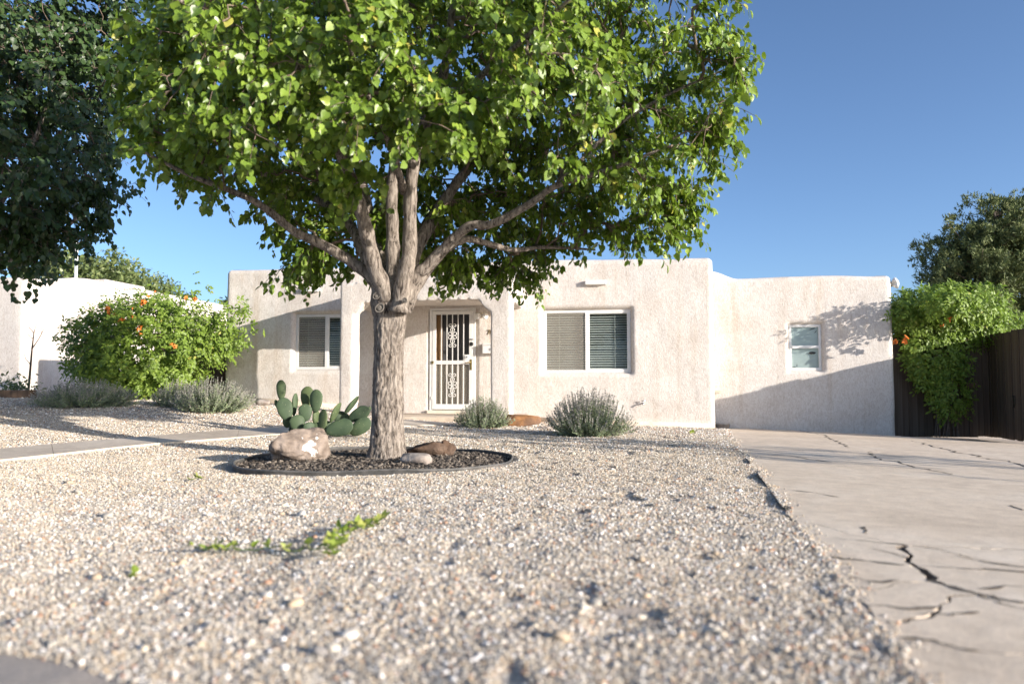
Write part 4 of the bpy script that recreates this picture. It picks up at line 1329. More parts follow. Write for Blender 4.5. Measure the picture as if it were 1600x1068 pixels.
def limb(points, r0, r1, parent, mat, name='limb', n=16, sub=5):
    """Catmull-Rom limb with knobbly radius"""
    P = [Vector(p) for p in points]
    P = [P[0] * 2 - P[1]] + P + [P[-1] * 2 - P[-2]]
    pts = []
    for i in range(1, len(P) - 2):
        for q in range(sub):
            t = q / sub
            p0, p1, p2, p3 = P[i - 1], P[i], P[i + 1], P[i + 2]
            pts.append(0.5 * ((2 * p1) + (p2 - p0) * t + (2 * p0 - 5 * p1 + 4 * p2 - p3) * t * t + (3 * p1 - p0 - 3 * p2 + p3) * t ** 3))
    pts.append(P[-2])
    m = len(pts)
    rad = []
    for i in range(m):
        t = i / (m - 1)
        r = r0 * (1 - t) ** 0.85 + r1 * (1 - (1 - t) ** 0.85)
        r *= 1 + 0.09 * math.sin(i * 1.7 + r0 * 90) * (1 - t * 0.5)
        if i == 0: r *= 1.25
        if i == 1: r *= 1.1
        rad.append(r)
    v, f = tube_geo(pts, rad, n, True)
    v = [p + (p - pts[min(k // n, m - 1)]) * 0.10 * mnoise.noise(p * 22) for k, p in enumerate(v)]
    mb = MB().add(v, f)
    mb.build(name, mat, parent, True)
    return [p[:] for p in pts]
LIMBS = []
def L(pts, r0, r1): LIMBS.append(limb([px(*p) for p in pts], r0, r1, tree, M['bark']))
L([(600, 468, 7.55), (583, 437, 7.50), (549, 409, 7.45), (498, 379, 7.35), (461, 362, 7.28), (414, 325, 7.15), (380, 306, 7.0), (300, 275, 6.8), (220, 235, 6.5)], .066, .012)
L([(612, 478, 7.50), (598, 449, 7.40), (583, 409, 7.35), (570, 352, 7.25), (552, 290, 7.1), (520, 210, 6.8), (490, 120, 6.5), (470, 20, 6.2)], .098, .018)
L([(618, 470, 7.65), (614, 422, 7.72), (613, 360, 7.78), (612, 301, 7.8), (620, 220, 7.8), (628, 120, 7.9), (622, 0, 7.9), (630, -140, 7.9)], .082, .022)
L([(624, 486, 7.42), (630, 440, 7.38), (640, 389, 7.35), (641, 308, 7.3), (652, 230, 7.2), (690, 130, 6.9), (705, 30, 6.6), (720, -90, 6.4)], .090, .018)
L([(632, 470, 7.5), (648, 432, 7.48), (667, 416, 7.45), (700, 382, 7.4), (734, 353, 7.3), (768, 350, 7.25), (829, 318, 7.1), (870, 290, 6.95), (960, 262, 6.7), (1040, 230, 6.6)], .070, .011)
L([(634, 480, 7.6), (655, 440, 7.62), (690, 395, 7.6), (715, 378, 7.6), (738, 374, 7.65), (800, 390, 7.9), (852, 386, 8.2), (930, 390, 8.5)], .062, .010)
L([(628, 470, 7.75), (648, 395, 7.95), (684, 331, 8.1), (717, 281, 8.2), (751, 240, 8.3), (800, 170, 8.5), (860, 90, 8.6), (930, 10, 8.7)], .080, .014)
L([(600, 475, 7.7), (575, 410, 7.95), (549, 355, 8.15), (508, 318, 8.4), (431, 281, 8.7), (340, 240, 9.0), (250, 200, 9.2)], .072, .012)
L([(610, 460, 7.8), (585, 370, 8.1), (562, 270, 8.4), (540, 180, 8.6), (500, 90, 8.8), (450, 0, 9.0)], .074, .014)
L([(622, 465, 7.85), (660, 360, 8.5), (700, 300, 9.1), (740, 250, 9.6), (760, 190, 9.9)], .06, .012)
L([(632, 300, 7.3), (600, 200, 6.6), (560, 120, 5.9), (540, 40, 5.3)], .036, .010)
L([(655, 225, 7.2), (740, 130, 6.4), (820, 60, 5.7), (900, -10, 5.2)], .036, .009)
L([(870, 290, 6.95), (960, 200, 6.9), (1040, 150, 6.9), (1130, 110, 6.9)], .022, .008)
L([(490, 120, 6.5), (400, 60, 6.0), (300, 10, 5.4), (200, -30, 4.8), (90, -40, 4.2)], .026, .007)
for (x, y, dep, r) in ((588, 462, 7.36, .028), (593, 481, 7.375, .036), (632, 469, 7.26, .02)):     # healed pruning cuts
    c = px(x, y, dep); d = (Vector((0, 0, c.z)) - c + Vector((0, 0, 0)));
    d = (Vector((cam.location.x - 1.2, cam.location.y, c.z)) - c).normalized()
    mb = MB(); X = d.orthogonal().normalized(); Y = d.cross(X)
    ringp = [c + (X * math.cos(q) * 1.25 + Y * math.sin(q)) * r + d * 0.004 for q in np.linspace(0, 2 * math.pi, 15)]
    mb.tube(ringp, r * 0.22, 8, False)
    mb.tube([c - d * 0.05, c - d * 0.004, c + d * 0.003], [r * 1.05, r, r * 0.5], 14)
    mb.build('pruning_scar', M['scar'], tree, True)

# crown: cluster centres inside a lumpy dome, thinned near the middle
CC = np.array([-1.15, 7.5, 3.55])
def crown_centers(n, C, rad, zlo, rmin, seed):
    g = np.random.default_rng(seed)
    out = []
    while len(out) < n:
        d = g.normal(size=3); d /= np.linalg.norm(d)
        r = g.random() ** 0.45
        lump = 1 + 0.16 * float(vnoise(np.array([d[0] * 2.3 + seed]), np.array([d[1] * 2.3]), np.array([d[2] * 2.3]))[0])
        p = C + d * r * np.array(rad) * lump
        if r < rmin: continue
        h = math.hypot((p[0] - C[0]) / rad[0], (p[1] - C[1]) / rad[1])
        lo = zlo(h, p)
        if p[2] < lo: continue
        out.append(p)
    return np.array(out)
OUT_X = [165, 200, 260, 340, 430, 560, 650, 760, 850, 950, 1080, 1130, 1165, 1190, 1230]
OUT_Y = [-900, 230, 285, 320, 380, 410, 420, 418, 370, 345, 330, 275, 215, 110, -400]
FRT_X = [300, 420, 470, 560, 640, 760, 820, 950, 1100]
FRT_Y = [285, 260, 235, 232, 232, 255, 285, 320, 330]
def zlo_main(h, p):
    # underside of the crown, surveyed: hollow round the fork in front, hanging lower behind the trunk
    X = 800 + 1200 * p[0] / max(p[1], .5)
    yl = np.interp(X, OUT_X, OUT_Y)
    if p[1] < 7.75: yl = min(yl, np.interp(X, FRT_X, FRT_Y))
    lo = 0.75 + (599 - yl) / 1200 * p[1] + 0.2
    return max(lo, 2.0)
cen = crown_centers(1180, CC, (3.35, 2.75, 2.55), zlo_main, 0.30, 3)
# a few boughs that hang low behind the trunk and one that reaches out over the yard at the left
extra = []
for (x, y, dep, sp, n) in ((760, 400, 8.6, .26, 16), (815, 402, 8.8, .2, 12), (690, 405, 8.9, .18, 8), (470, 395, 8.6, .26, 12), (515, 390, 8.4, .22, 9), (905, 335, 8.2, .26, 14), (1010, 320, 7.7, .26, 14), (1065, 330, 7.5, .18, 9),
                          (1000, 345, 7.5, .16, 6), (1110, 120, 6.9, .32, 14), (1150, 180, 7.0, .26, 10), (1165, 80, 7.0, .24, 8), (1100, 240, 7.2, .3, 12), (280, 250, 7.0, .35, 12), (330, 285, 7.4, .3, 10),
                          (250, 60, 6.2, .25, 9), (235, 150, 6.6, .2, 8), (225, 215, 6.9, .18, 6), (1130, -20, 6.4, .3, 10), (1180, 20, 6.6, .2, 5),
                          (600, 60, 5.4, .4, 10), (480, 140, 5.6, .3, 8), (800, 130, 5.6, .35, 10), (690, 180, 6.0, .18, 5), (565, 285, 6.5, .07, 3), (390, 110, 5.6, .35, 8), (930, 100, 6.0, .4, 12)):
    c = np.array(px(x, y, dep)[:])
    extra.append(c + rng.normal(size=(n, 3)) * sp * np.array([1, 1, 0.7]))
cen = np.concatenate([cen] + extra)
keepm = np.ones(len(cen), bool)
# gaps of open sky
for (x, y, r) in ((575, 235, 16), (715, 262, 14), (590, 240, 12), (245, 265, 26), (300, 360, 60), (205, 330, 50)):
    X = 800 + 1200 * cen[:, 0] / cen[:, 1]; Yp = 599 - 1200 * (cen[:, 2] - .75) / cen[:, 1]
    keepm &= ~(((X - x) ** 2 + (Yp - y) ** 2) < (r + 10) ** 2)
Xc = 800 + 1200 * cen[:, 0] / cen[:, 1]; Yc = 599 - 1200 * (cen[:, 2] - .75) / cen[:, 1]
keepm &= ~((Xc > np.interp(Yc, [-300, 0, 200, 300, 400], [1190, 1165, 1150, 1100, 1060])) & (cen[:, 1] > 0))
ray = np.array([2.165, -1.355, 0.5875]); 
for z0_ in (1.75, 2.05, 2.35, 2.65):                     # the open window through which the low sun reaches the fork
    rel = cen - np.array([-1.15, 7.45, z0_]); tt = rel @ ray / (ray @ ray)
    dd_ = np.linalg.norm(rel - tt[:, None] * ray, axis=1)
    keepm &= ~((tt > 0.05) & (dd_ < 0.42) & (rng.random(len(cen)) < 0.85))
keepm &= cen[:, 1] > np.where(Xc < 150, 3.0, 5.1)
keepm &= ~((Xc < 200) & (cen[:, 1] > 4.4))
cen = cen[keepm]
bp_paths = grow(LIMBS, cen, 0.0042)
P, D, Nn, S, tw = spray(cen, 62, 0.28, 0.058, CC)
br = merge_tubes(bp_paths, 6)
for pts, r in tw:
    v, f = tube_geo(pts, r, 3, False); br.add(v, f)
bo = br.build('branches', M['twig'], tree, True); bo['kind'] = 'stuff'
rn = np.clip(rng.normal(0.5, 0.22, len(P)), 0, 1)
# the largest leaves in the picture are pieces of their own
dist = P[:, 1]
vis = (np.abs(P[:, 0] / P[:, 1]) < 0.66) & ((P[:, 2] - .75) / P[:, 1] < 0.49) & (P[:, 1] > 2.5)
score = np.where(vis, S / dist, 0)
big = np.argsort(-score)[:300]
mask = np.ones(len(P), bool); mask[big] = False
crown = leaves_obj('crown', P[mask], D[mask], Nn[mask], S[mask], HEART, HEART_F, M['leaf'], tree, rn[mask], True)
crown['kind'] = 'stuff'
shared = []
for q in range(6):
    me = mesh_from('leaf', HEART * np.array([1, 1, 0.7 + 0.25 * q]), HEART_F, M['leaf'], True)
    at = me.attributes.new('rnd', 'FLOAT', 'POINT'); at.data.foreach_set('value', np.full(len(HEART), (q + 0.7) / 7, np.float32))
    shared.append(me)
for i in big:
    o = bpy.data.objects.new('leaf', shared[int(rn[i] * 5.99)])
    link(o, crown)
    d = Vector(D[i]).normalized(); x = d.cross(Vector(Nn[i])).normalized(); n = x.cross(d)
    s = float(S[i])
    o.matrix_parent_inverse = Matrix.Translation(-root_loc(crown) * 0 - Vector((TX, TY, 0)))
    o.matrix_basis = Matrix(((x.x * s, d.x * s, n.x * s, P[i][0]), (x.y * s, d.y * s, n.y * s, P[i][1]), (x.z * s, d.z * s, n.z * s, P[i][2]), (0, 0, 0, 1)))

# the second tree, mostly outside the picture at the left
T2 = Vector((-8.5, 11.3, 0.12))
tree2 = empty('shade_tree', 'dark shaded tree cut off by the left edge of the picture', 'tree', 'leafy front yard trees', T2)
l2 = []
mb = MB(); mb.tube([T2 + Vector((0, 0, z)) + Vector((0.05 * z, 0, 0)) for z in (-0.2, 0, .4, 1.0, 1.6, 2.0)], [.26, .2, .17, .155, .17, .1], 20); mb.build('trunk', M['bark'], tree2, True)
for k in range(8):
    an = k * 2.4 + 0.3; sl = 0.5 + 0.35 * (k % 3)
    b0 = T2 + Vector((0.08, 0, 1.7)); d = Vector((math.cos(an), math.sin(an), 0))
    pts = [b0, b0 + d * .35 + Vector((0, 0, .35)), b0 + d * .9 + Vector((0, 0, .7 * sl + .5)), b0 + d * 1.6 + Vector((0, 0, 1.5 * sl + .6)), b0 + d * 2.0 + Vector((0, 0, 2.4 * sl + .7))]
    l2.append(limb(pts, .065, .012, tree2, M['bark'], n=10))
C2 = np.array([-8.2, 11.2, 4.15])
def zlo2(h, p):
    X = 800 + 1200 * p[0] / p[1]
    yl = np.interp(X, [-200, 0, 60, 115, 160, 190], [450, 405, 390, 365, 310, -400])
    return 0.75 + (599 - yl) / 1200 * p[1] + 0.42
cen2 = crown_centers(980, C2, (3.15, 2.7, 3.1), zlo2, 0.35, 9)
ex = []
for (x, y, dep, sp, n) in ((70, 355, 10.4, .22, 12), (20, 375, 10.3, .22, 12), (110, 345, 10.5, .18, 8), (140, 300, 10.6, .2, 8), (135, 330, 10.6, .16, 8), (30, 390, 10.2, .12, 5), (150, 10, 11.0, .35, 18), (165, 60, 11.0, .28, 14), (120, 40, 11.0, .35, 18), (160, 120, 11.0, .25, 10)):
    ex.append(np.array(px(x, y, dep)[:]) + rng.normal(size=(n, 3)) * sp)
cen2 = np.concatenate([cen2] + ex)
pp = grow(l2, cen2, 0.0042)
P, D, Nn, S, tw = spray(cen2, 44, 0.33, 0.07, C2)
br = merge_tubes(pp, 5)
for pts, r in tw:
    v, f = tube_geo(pts, r, 3, False); br.add(v, f)
bo = br.build('branches', M['twig'], tree2, True); bo['kind'] = 'stuff'
c2 = leaves_obj('crown', P, D, Nn, S, HEART, HEART_F, M['leaf_shaded'], tree2, np.clip(rng.normal(0.4, 0.2, len(P)), 0, 1), True); c2['kind'] = 'stuff'

# ------------------------------------------------------------------ mulch ring, rocks
bed = empty('mulch_ring', 'dark bark mulch bed with black plastic edging around the tree', 'mulch bed', None, (RING_C[0], RING_C[1], 0))
def ring_pt(a, k=1.0):
    e = 1 + 0.035 * math.cos(3 * a + 1) + 0.02 * math.sin(5 * a)
    sq = (abs(math.cos(a)) ** 2.2 + abs(math.sin(a)) ** 2.2) ** (-1 / 2.2)      # slightly squared oval
    return RING_C[0] + RING_R[0] * k * e * sq * math.cos(a) , RING_C[1] + RING_R[1] * k * e * sq * math.sin(a) * 0.98
NA = 120
v = []; f = []
for j, k in enumerate((0.0, 0.3, 0.55, 0.75, 0.9, 1.0)):
    for i in range(NA):
        x, y = ring_pt(2 * math.pi * i / NA, k)
        v.append((x, y, 0.005 + 0.015 * (1 - k ** 3) + 0.012 * mnoise.noise(Vector((x * 3, y * 3, 0)))))
for j in range(5):
    for i in range(NA):
        f.append([j * NA + i, j * NA + (i + 1) % NA, (j + 1) * NA + (i + 1) % NA, (j + 1) * NA + i])
mobj('mulch_base', v, f, M['mulch_bed'], bed, True)
# edging: a low wall with a rolled lip
v = []; f = []
prof = [(-0.004, -0.08), (-0.004, 0.018)] + [(0.009 * math.cos(q), 0.027 + 0.010 * math.sin(q)) for q in np.linspace(math.pi * 1.2, -math.pi * 0.3, 7)] + [(0.004, 0.018), (0.004, -0.08)]
for i in range(NA):
    a = 2 * math.pi * i / NA
    x, y = ring_pt(a); x2, y2 = ring_pt(a + 0.01)
    tx, ty = x2 - x, y2 - y; l_ = math.hypot(tx, ty); nx_, ny_ = ty / l_, -tx / l_
    zz = 0.016 + 0.006 * math.sin(a * 4) + 0.004 * math.sin(a * 9 + 1)
    for (o_, z) in prof: v.append((x + nx_ * o_, y + ny_ * o_, z + zz))
K = len(prof)
for i in range(NA):
    for k in range(K - 1):
        f.append([i * K + k, ((i + 1) % NA) * K + k, ((i + 1) % NA) * K + k + 1, i * K + k + 1])
mobj('edging', v, f, M['edging'], bed, True)
# bark chips
chip = np.array([(-.5, -.2, 0), (.5, -.16, 0), (.42, .2, 0), (-.46, .16, 0), (-.42, -.14, .16), (.44, -.1, .2), (.34, .12, .16), (-.38, .12, .2)])
chip_f = np.array([(4, 5, 6, 7), (0, 1, 5, 4), (1, 2, 6, 5), (2, 3, 7, 6), (3, 0, 4, 7)])
nc = 7000
an = rng.random(nc) * 2 * np.pi; kk = np.sqrt(rng.random(nc)) * 0.985
xy = np.array([ring_pt(a, k) for a, k in zip(an, kk)])
sz = rng.uniform(0.016, 0.062, nc) * rng.uniform(0.5, 1, nc)
zz = 0.008 + 0.015 * (1 - kk ** 3) + rng.random(nc) * 0.018
d = rng.normal(size=(nc, 3)) * np.array([1, 1, 0.28]); d = unit(d)
up = unit(rng.normal(size=(nc, 3)) * 0.35 + np.array([0, 0, 1]))
X = d; Z_ = unit(up - X * np.sum(up * X, 1, keepdims=True)); Y_ = np.cross(Z_, X)
pos = np.concatenate([xy, zz[:, None]], 1)
Vc = pos[:, None, :] + sz[:, None, None] * (chip[None, :, 0:1] * X[:, None] + chip[None, :, 1:2] * Y_[:, None] + chip[None, :, 2:3] * Z_[:, None])
Fc = (np.arange(nc)[:, None, None] * 8 + chip_f[None]).reshape(-1, 4)
def chip_mat():
    m, t, b = new_mat('mulch_chips')
    at = t.nodes.new('ShaderNodeAttribute'); at.attribute_name = 'rnd'
    r = ramp(t, [(0, (0.045, 0.036, 0.03)), (0.45, (0.115, 0.092, 0.074)), (0.8, (0.2, 0.165, 0.13)), (1.0, (0.34, 0.285, 0.23))])
    t.links.new(at.outputs['Fac'], r.inputs[0]); t.links.new(r.outputs[0], b.inputs['Base Color'])
    b.inputs['Roughness'].default_value = 0.9
    return m
M['chips'] = chip_mat()
co_ = mobj('bark_chips', Vc.reshape(-1, 3), Fc, M['chips'], bed); co_['kind'] = 'stuff'
at = co_.data.attributes.new('rnd', 'FLOAT', 'POINT'); at.data.foreach_set('value', np.repeat(rng.random(nc), 8).astype(np.float32))

def rock(name, label, loc, size, seed, mat, rough=0.22, sub=4, rotz=0.0, group=None, cuts=7, cat='rock', boxy=0.0):
    """faceted stone: a ball trimmed by random planes, then roughened"""
    g = random.Random(seed)
    bm = bmesh.new()
    bmesh.ops.create_icosphere(bm, subdivisions=sub, radius=1.0)
    planes = []
    for _ in range(cuts):
        n = Vector((g.gauss(0, 1), g.gauss(0, 1), g.gauss(0, .8))).normalized()
        planes.append((n, g.uniform(0.55, 0.82)))
    for vv in bm.verts:
        p = vv.co.copy()
        if boxy: p = Vector([math.copysign(abs(c) ** (1 - boxy), c) for c in p])
        for n, d in planes:
            k = p.dot(n) - d
            if k > 0: p -= n * k * 0.9
        q = p + Vector((seed, seed * 2, 0))
        p += p.normalized() * (rough * 0.35 * mnoise.fractal(q * 1.6, 1.0, 2.0, 4) + rough * 0.14 * mnoise.fractal(q * 6, 1.0, 2.0, 3))
        vv.co = p
    lo = [min(vv.co[i] for vv in bm.verts) for i in range(3)]; hi = [max(vv.co[i] for vv in bm.verts) for i in range(3)]
    for vv in bm.verts:
        for i in range(3):
            vv.co[i] = (vv.co[i] - (lo[i] + hi[i]) / 2) / (hi[i] - lo[i]) * size[i]
        vv.co.z += size[2] * 0.5
    me = bpy.data.meshes.new(name); bm.to_mesh(me); bm.free()
    me.polygons.foreach_set('use_smooth', np.ones(len(me.polygons), bool))
    me.materials.append(mat)
    o = bpy.data.objects.new(name, me); link(o)
    o.location = loc; o.rotation_euler = (0, 0, rotz)
    return tag(o, label, cat, group)
rock('boulder', 'pinkish boulder with white crust at the left of the mulch ring', (-1.995, 7.28, -0.045), (0.55, 0.46, 0.38), 4, M['rock_pink'], 0.45, 5, 0.1, cuts=9, boxy=0.5)
rock('rock', 'pale angular rock in front of the tree trunk', (-0.865, 6.98, -0.01), (0.285, 0.2, 0.135), 12, M['rock_white'], 0.25, 4, -0.15, boxy=0.5, cuts=4)
rock('rock', 'reddish brown rock in the mulch behind the pale rock', (-0.86, 7.78, -0.02), (0.42, 0.3, 0.20), 21, M['rock_brown'], 0.55, 4, 0.1, boxy=0.45)
rock('rock', 'pointed brown rock at the right end of the reddish rock behind the trunk', (-0.67, 7.83, -0.02), (0.19, 0.2, 0.21), 26, M['rock_brown'], 0.3, 4, 0.4)
rock('sandstone_rock', 'orange sandstone rock between the two sage bushes by the wall', (0.20, 13.75, gz(0.2, 13.75) - 0.03), (0.62, 0.4, 0.25), 31, M['sandstone'], 0.35, 4, 0.15, boxy=0.45)
rock('flat_stone', 'flat grey stone beside the orange sandstone rock', (0.53, 13.3, gz(0.53, 13.3) - 0.02), (0.34, 0.2, 0.06), 33, M['rock_white'], 0.2, 3, 0.1)
for k, (x, y, s_, lab) in enumerate(((-4.95, 15.3, .2, 'small pale rock beside the left sage bush below the house wall'), (-4.55, 15.5, .14, 'tiny pale rock lying by the foot of the left house wall'))):
    rock('rock', lab, (x, y, gz(x, y) - 0.02), (s_ * 1.4, s_, s_ * 0.8), 40 + k, M['sandstone'] if k else M['rock_white'], 0.2, 3)

# ------------------------------------------------------------------ prickly pear
cac = empty('prickly_pear', 'prickly pear cactus with flat green pads behind the boulder', 'cactus', None, (-2.5, 10.6, 0.03))
PADS = [(130, 195, 96, 190, -2, 10, 10.55), (80, 345, 42, 92, -20, 55, 10.5), (170, 395, 152, 222, -15, 10, 10.45), (270, 345, 76, 212, 4, 50, 10.6), (400, 265, 132, 196, 6, 5, 10.65), (495, 308, 136, 216, 2, -12, 10.5),
        (380, 432, 132, 165, 0, 20, 10.45), (490, 475, 84, 140, 5, 45, 10.55), (300, 545, 150, 165, -10, 20, 10.4), (560, 525, 112, 235, 3, -35, 10.35), (195, 535, 95, 95, 0, 10, 10.7), (690, 425, 130, 205, 26, 74, 10.55),
        (868, 352, 130, 205, 37, 76, 10.65), (755, 485, 160, 125, 20, 20, 10.7), (735, 590, 175, 262, 76, -18, 10.3), (940, 447, 132, 225, 60, 12, 10.6), (955, 577, 150, 225, 52, -8, 10.5), (420, 600, 130, 130, 10, 30, 10.35), (1045, 395, 40, 60, 30, 30, 10.65),
        (600, 600, 120, 150, 20, 30, 10.6), (260, 600, 110, 130, 10, 60, 10.6), (880, 640, 140, 110, 20, 30, 10.8), (520, 610, 120, 150, -8, 10, 10.4)]
for (cx, cy, w, h, tilt, yaw_, dep) in PADS:
    c = px(420 + cx / 6.678, 580 + cy / 6.678, dep)
    sc_ = dep / 1200 / 6.678 * 1.13
    bm = bmesh.new(); bmesh.ops.create_uvsphere(bm, u_segments=20, v_segments=14, radius=1.0)
    ry = Matrix.Rotation(R(tilt), 4, 'Y'); rz_ = Matrix.Rotation(R(yaw_), 4, 'Z')
    for vv in bm.verts:
        x, y, z = vv.co
        k = 1 - 0.16 * (1 - z) * 0.8 if z < 0.4 else 1.0          # narrower towards the joint
        p = Vector((x * w * sc_ / 2 * k * 1.04, y * 0.028 * (1 + 0.35 * (-z)), z * h * sc_ / 2))
        p.y += 0.012 * math.sin(p.x * 14 + cx)
        vv.co = c + ry @ (rz_ @ p)
    me = bpy.data.meshes.new('pad'); bm.to_mesh(me); bm.free()
    me.polygons.foreach_set('use_smooth', np.ones(len(me.polygons), bool)); me.materials.append(M['cactus'])
    o = bpy.data.objects.new('pad', me); link(o, cac); fix_parent(o)
    # bristly areoles round the rim
    pts = []
    for q in np.linspace(-0.3, math.pi + 0.3, 15):
        p = Vector((math.cos(q) * w * sc_ / 2 * 1.0, 0, math.sin(q) * h * sc_ / 2))
        pts.append((c + ry @ (rz_ @ p), ry @ (rz_ @ p.normalized())))
    mb = MB()
    for p, d in pts:
        for _ in range(3):
            dd = (d + Vector((random.gauss(0, .5), random.gauss(0, .5), random.gauss(0, .5)))).normalized()
            mb.tube([p - d * 0.004, p + dd * 0.026], [0.003, 0.0008], 3, False)
    sp = mb.build('spines', M['cream'], o); sp['kind'] = 'stuff'
    sp.matrix_parent_inverse = Matrix.Translation(-Vector((-2.5, 10.6, 0.03)))

# ------------------------------------------------------------------ sage bushes
def sage(x, y, w, h, label, seed, stems=330, dx=0.0, spikes=0.8):
    global rng
    g = np.random.default_rng(seed)
    z0 = gz(x, y) - 0.01
    b = empty('sage_bush', label, 'bush', 'grey green sage bushes', (x, y, z0))
    P = []; D = []; Nn = []; S = []; P2 = []; D2 = []; S2 = []; paths = []
    for i in range(stems):
        a = g.random() * 2 * math.pi; q = math.sqrt(g.random())
        base = np.array([x + math.cos(a) * q * w * 0.2, y + math.sin(a) * q * w * 0.18, z0])
        lean = q * (0.95 + 0.25 * g.random())
        top = np.array([x + dx + math.cos(a) * lean * w * 0.5, y + math.sin(a) * lean * w * 0.42, z0 + h * (0.98 - 0.55 * lean ** 2) * g.uniform(0.78, 1.08)])
        ctl = (base + top) / 2 + np.array([math.cos(a), math.sin(a), -0.2]) * w * 0.09 * lean
        ts = np.linspace(0, 1, 5)
        pts = [(1 - t) ** 2 * base + 2 * t * (1 - t) * ctl + t * t * top for t in ts]
        paths.append((pts, [0.004, 0.0035, 0.003, 0.0025, 0.0015]))
        L_ = np.linalg.norm(top - base)
        m = int(max(8, L_ / 0.016))
        t = np.sort(g.uniform(0.12, 1.0, m))
        pos = ((1 - t) ** 2)[:, None] * base + (2 * t * (1 - t))[:, None] * ctl + (t * t)[:, None] * top
        tang = unit(2 * (1 - t)[:, None] * (ctl - base) + 2 * t[:, None] * (top - ctl))
        side = unit(np.cross(tang, g.normal(size=(m, 3))))
        sp = (t > 0.74) & (g.random() < spikes)
        lf = ~sp
        P.append(pos[lf]); D.append(unit(side[lf] * 0.8 + tang[lf] * 0.7)); Nn.append(unit(tang[lf] * 0.8 - side[lf] * 0.4 + g.normal(size=(lf.sum(), 3)) * 0.3)); S.append(g.uniform(0.03, 0.058, lf.sum()) * (1.1 - 0.45 * t[lf]))
        if sp.any():
            for _ in range(2):
                sd_ = unit(np.cross(tang[sp], g.normal(size=(sp.sum(), 3))))
                P2.append(pos[sp]); D2.append(unit(sd_ + tang[sp] * 0.9)); S2.append(g.uniform(0.012, 0.022, sp.sum()))
    P = np.concatenate(P); D = np.concatenate(D); Nn = np.concatenate(Nn); S = np.concatenate(S)
    fo = leaves_obj('foliage', P, D, Nn, S, QUAD * np.array([0.85, 1, 1]), QUAD_F, M['sage_leaf'], b, g.random(len(P))); fo['kind'] = 'stuff'
    if P2:
        P2 = np.concatenate(P2); D2 = np.concatenate(D2); S2 = np.concatenate(S2)
        fs = leaves_obj('flower_spikes', P2, D2, rand_dirs(len(P2)), S2, QUAD * np.array([1.2, 1, 1]), QUAD_F, M['sage_spike'], b, g.random(len(P2))); fs['kind'] = 'stuff'
    so = merge_tubes(paths, 3).build('stems', M['sage_spike'], b); so['kind'] = 'stuff'
    at = so.data.attributes.new('rnd', 'FLOAT', 'POINT'); at.data.foreach_set('value', np.full(len(so.data.vertices), 0.4, np.float32))
sage(1.13, 11.35, 1.28, 0.72, 'large grey green sage bush below the right front window', 1, 420, 0.0, 0.95)
sage(-0.50, 13.05, 0.95, 0.54, 'small round sage bush in front of the barred front door', 2, 300, 0.02, 0.4)
sage(-5.15, 13.2, 1.45, 0.62, 'sage bush left of the house corner, right of the orange-flowered shrub', 3, 420, 0.05, 0.8)
sage(-5.95, 13.7, 0.95, 0.50, 'pale sage bush under the right edge of the orange-flowered shrub', 4, 240, 0.0, 0.9)
sage(-7.35, 13.3, 1.75, 0.50, 'low wide sage bush in front of the orange-flowered shrub, farthest left', 5, 420, 0.0, 0.8)

# ------------------------------------------------------------------ trumpet vines
def pinnate(centers, dirs, n_pairs, L_, leaf, outn):
    P = []; D = []; Nn = []; S = []
    for c, d, on in zip(centers, dirs, outn):
        l_ = L_ * rng.uniform(0.7, 1.2)
        side = unit(np.cross(d, on))
        for k in range(n_pairs):
            t = (k + 0.6) / (n_pairs + 0.3)
            p = c + d * l_ * t + np.array([0, 0, -0.3 * l_ * t * t])
            for s_ in (-1, 1):
                P.append(p); D.append(unit(side * s_ + d * 0.55 + rng.normal(size=3) * 0.15 + np.array([0, 0, -0.25]))); Nn.append(unit(on + rng.normal(size=3) * 0.35)); S.append(leaf * rng.uniform(0.75, 1.2))
        P.append(c + d * l_ + np.array([0, 0, -0.3 * l_])); D.append(unit(d + np.array([0, 0, -0.5]))); Nn.append(on); S.append(leaf * 1.1)
    return np.array(P), np.array(D), np.array(Nn), np.array(S)
LEAFLET = np.array([(0, 0, 0), (-.24, .3, .04), (-.2, .62, .02), (0, 1, -.08), (.2, .62, .02), (.24, .3, .04)], float)

def flower_mesh():
    mb = MB()
    mb.tube([(0, 0, 0), (0, 0, .03), (0, 0, .055), (0, 0, .065)], [.006, .012, .02, .036], 8, False)
    for k in range(5):
        a = k * 2 * math.pi / 5
        d = Vector((math.cos(a), math.sin(a), 0)); s_ = Vector((-math.sin(a), math.cos(a), 0))
        mb.add([d * .018 + Vector((0, 0, .055)), d * .036 + s_ * .02 + Vector((0, 0, .066)), d * .055 + Vector((0, 0, .058)), d * .036 - s_ * .02 + Vector((0, 0, .066))], [[0, 1, 2, 3]])
    return mesh_from('flower', mb.v, mb.f, M['flower'], True)
FLW = flower_mesh()
def put_flowers(parent, spots, scale=1.0):
    for p in spots:
        for _ in range(random.choice((1, 2, 2, 3))):
            o = bpy.data.objects.new('flower', FLW); link(o, parent); fix_parent(o)
            o.location = Vector(p) + Vector((random.gauss(0, .04), random.gauss(0, .03), random.gauss(0, .03)))
            o.rotation_euler = (random.uniform(-0.3, 2.0), random.uniform(-0.6, 0.6), random.uniform(0, 6))
            o.scale = [scale * random.uniform(0.8, 1.2)] * 3

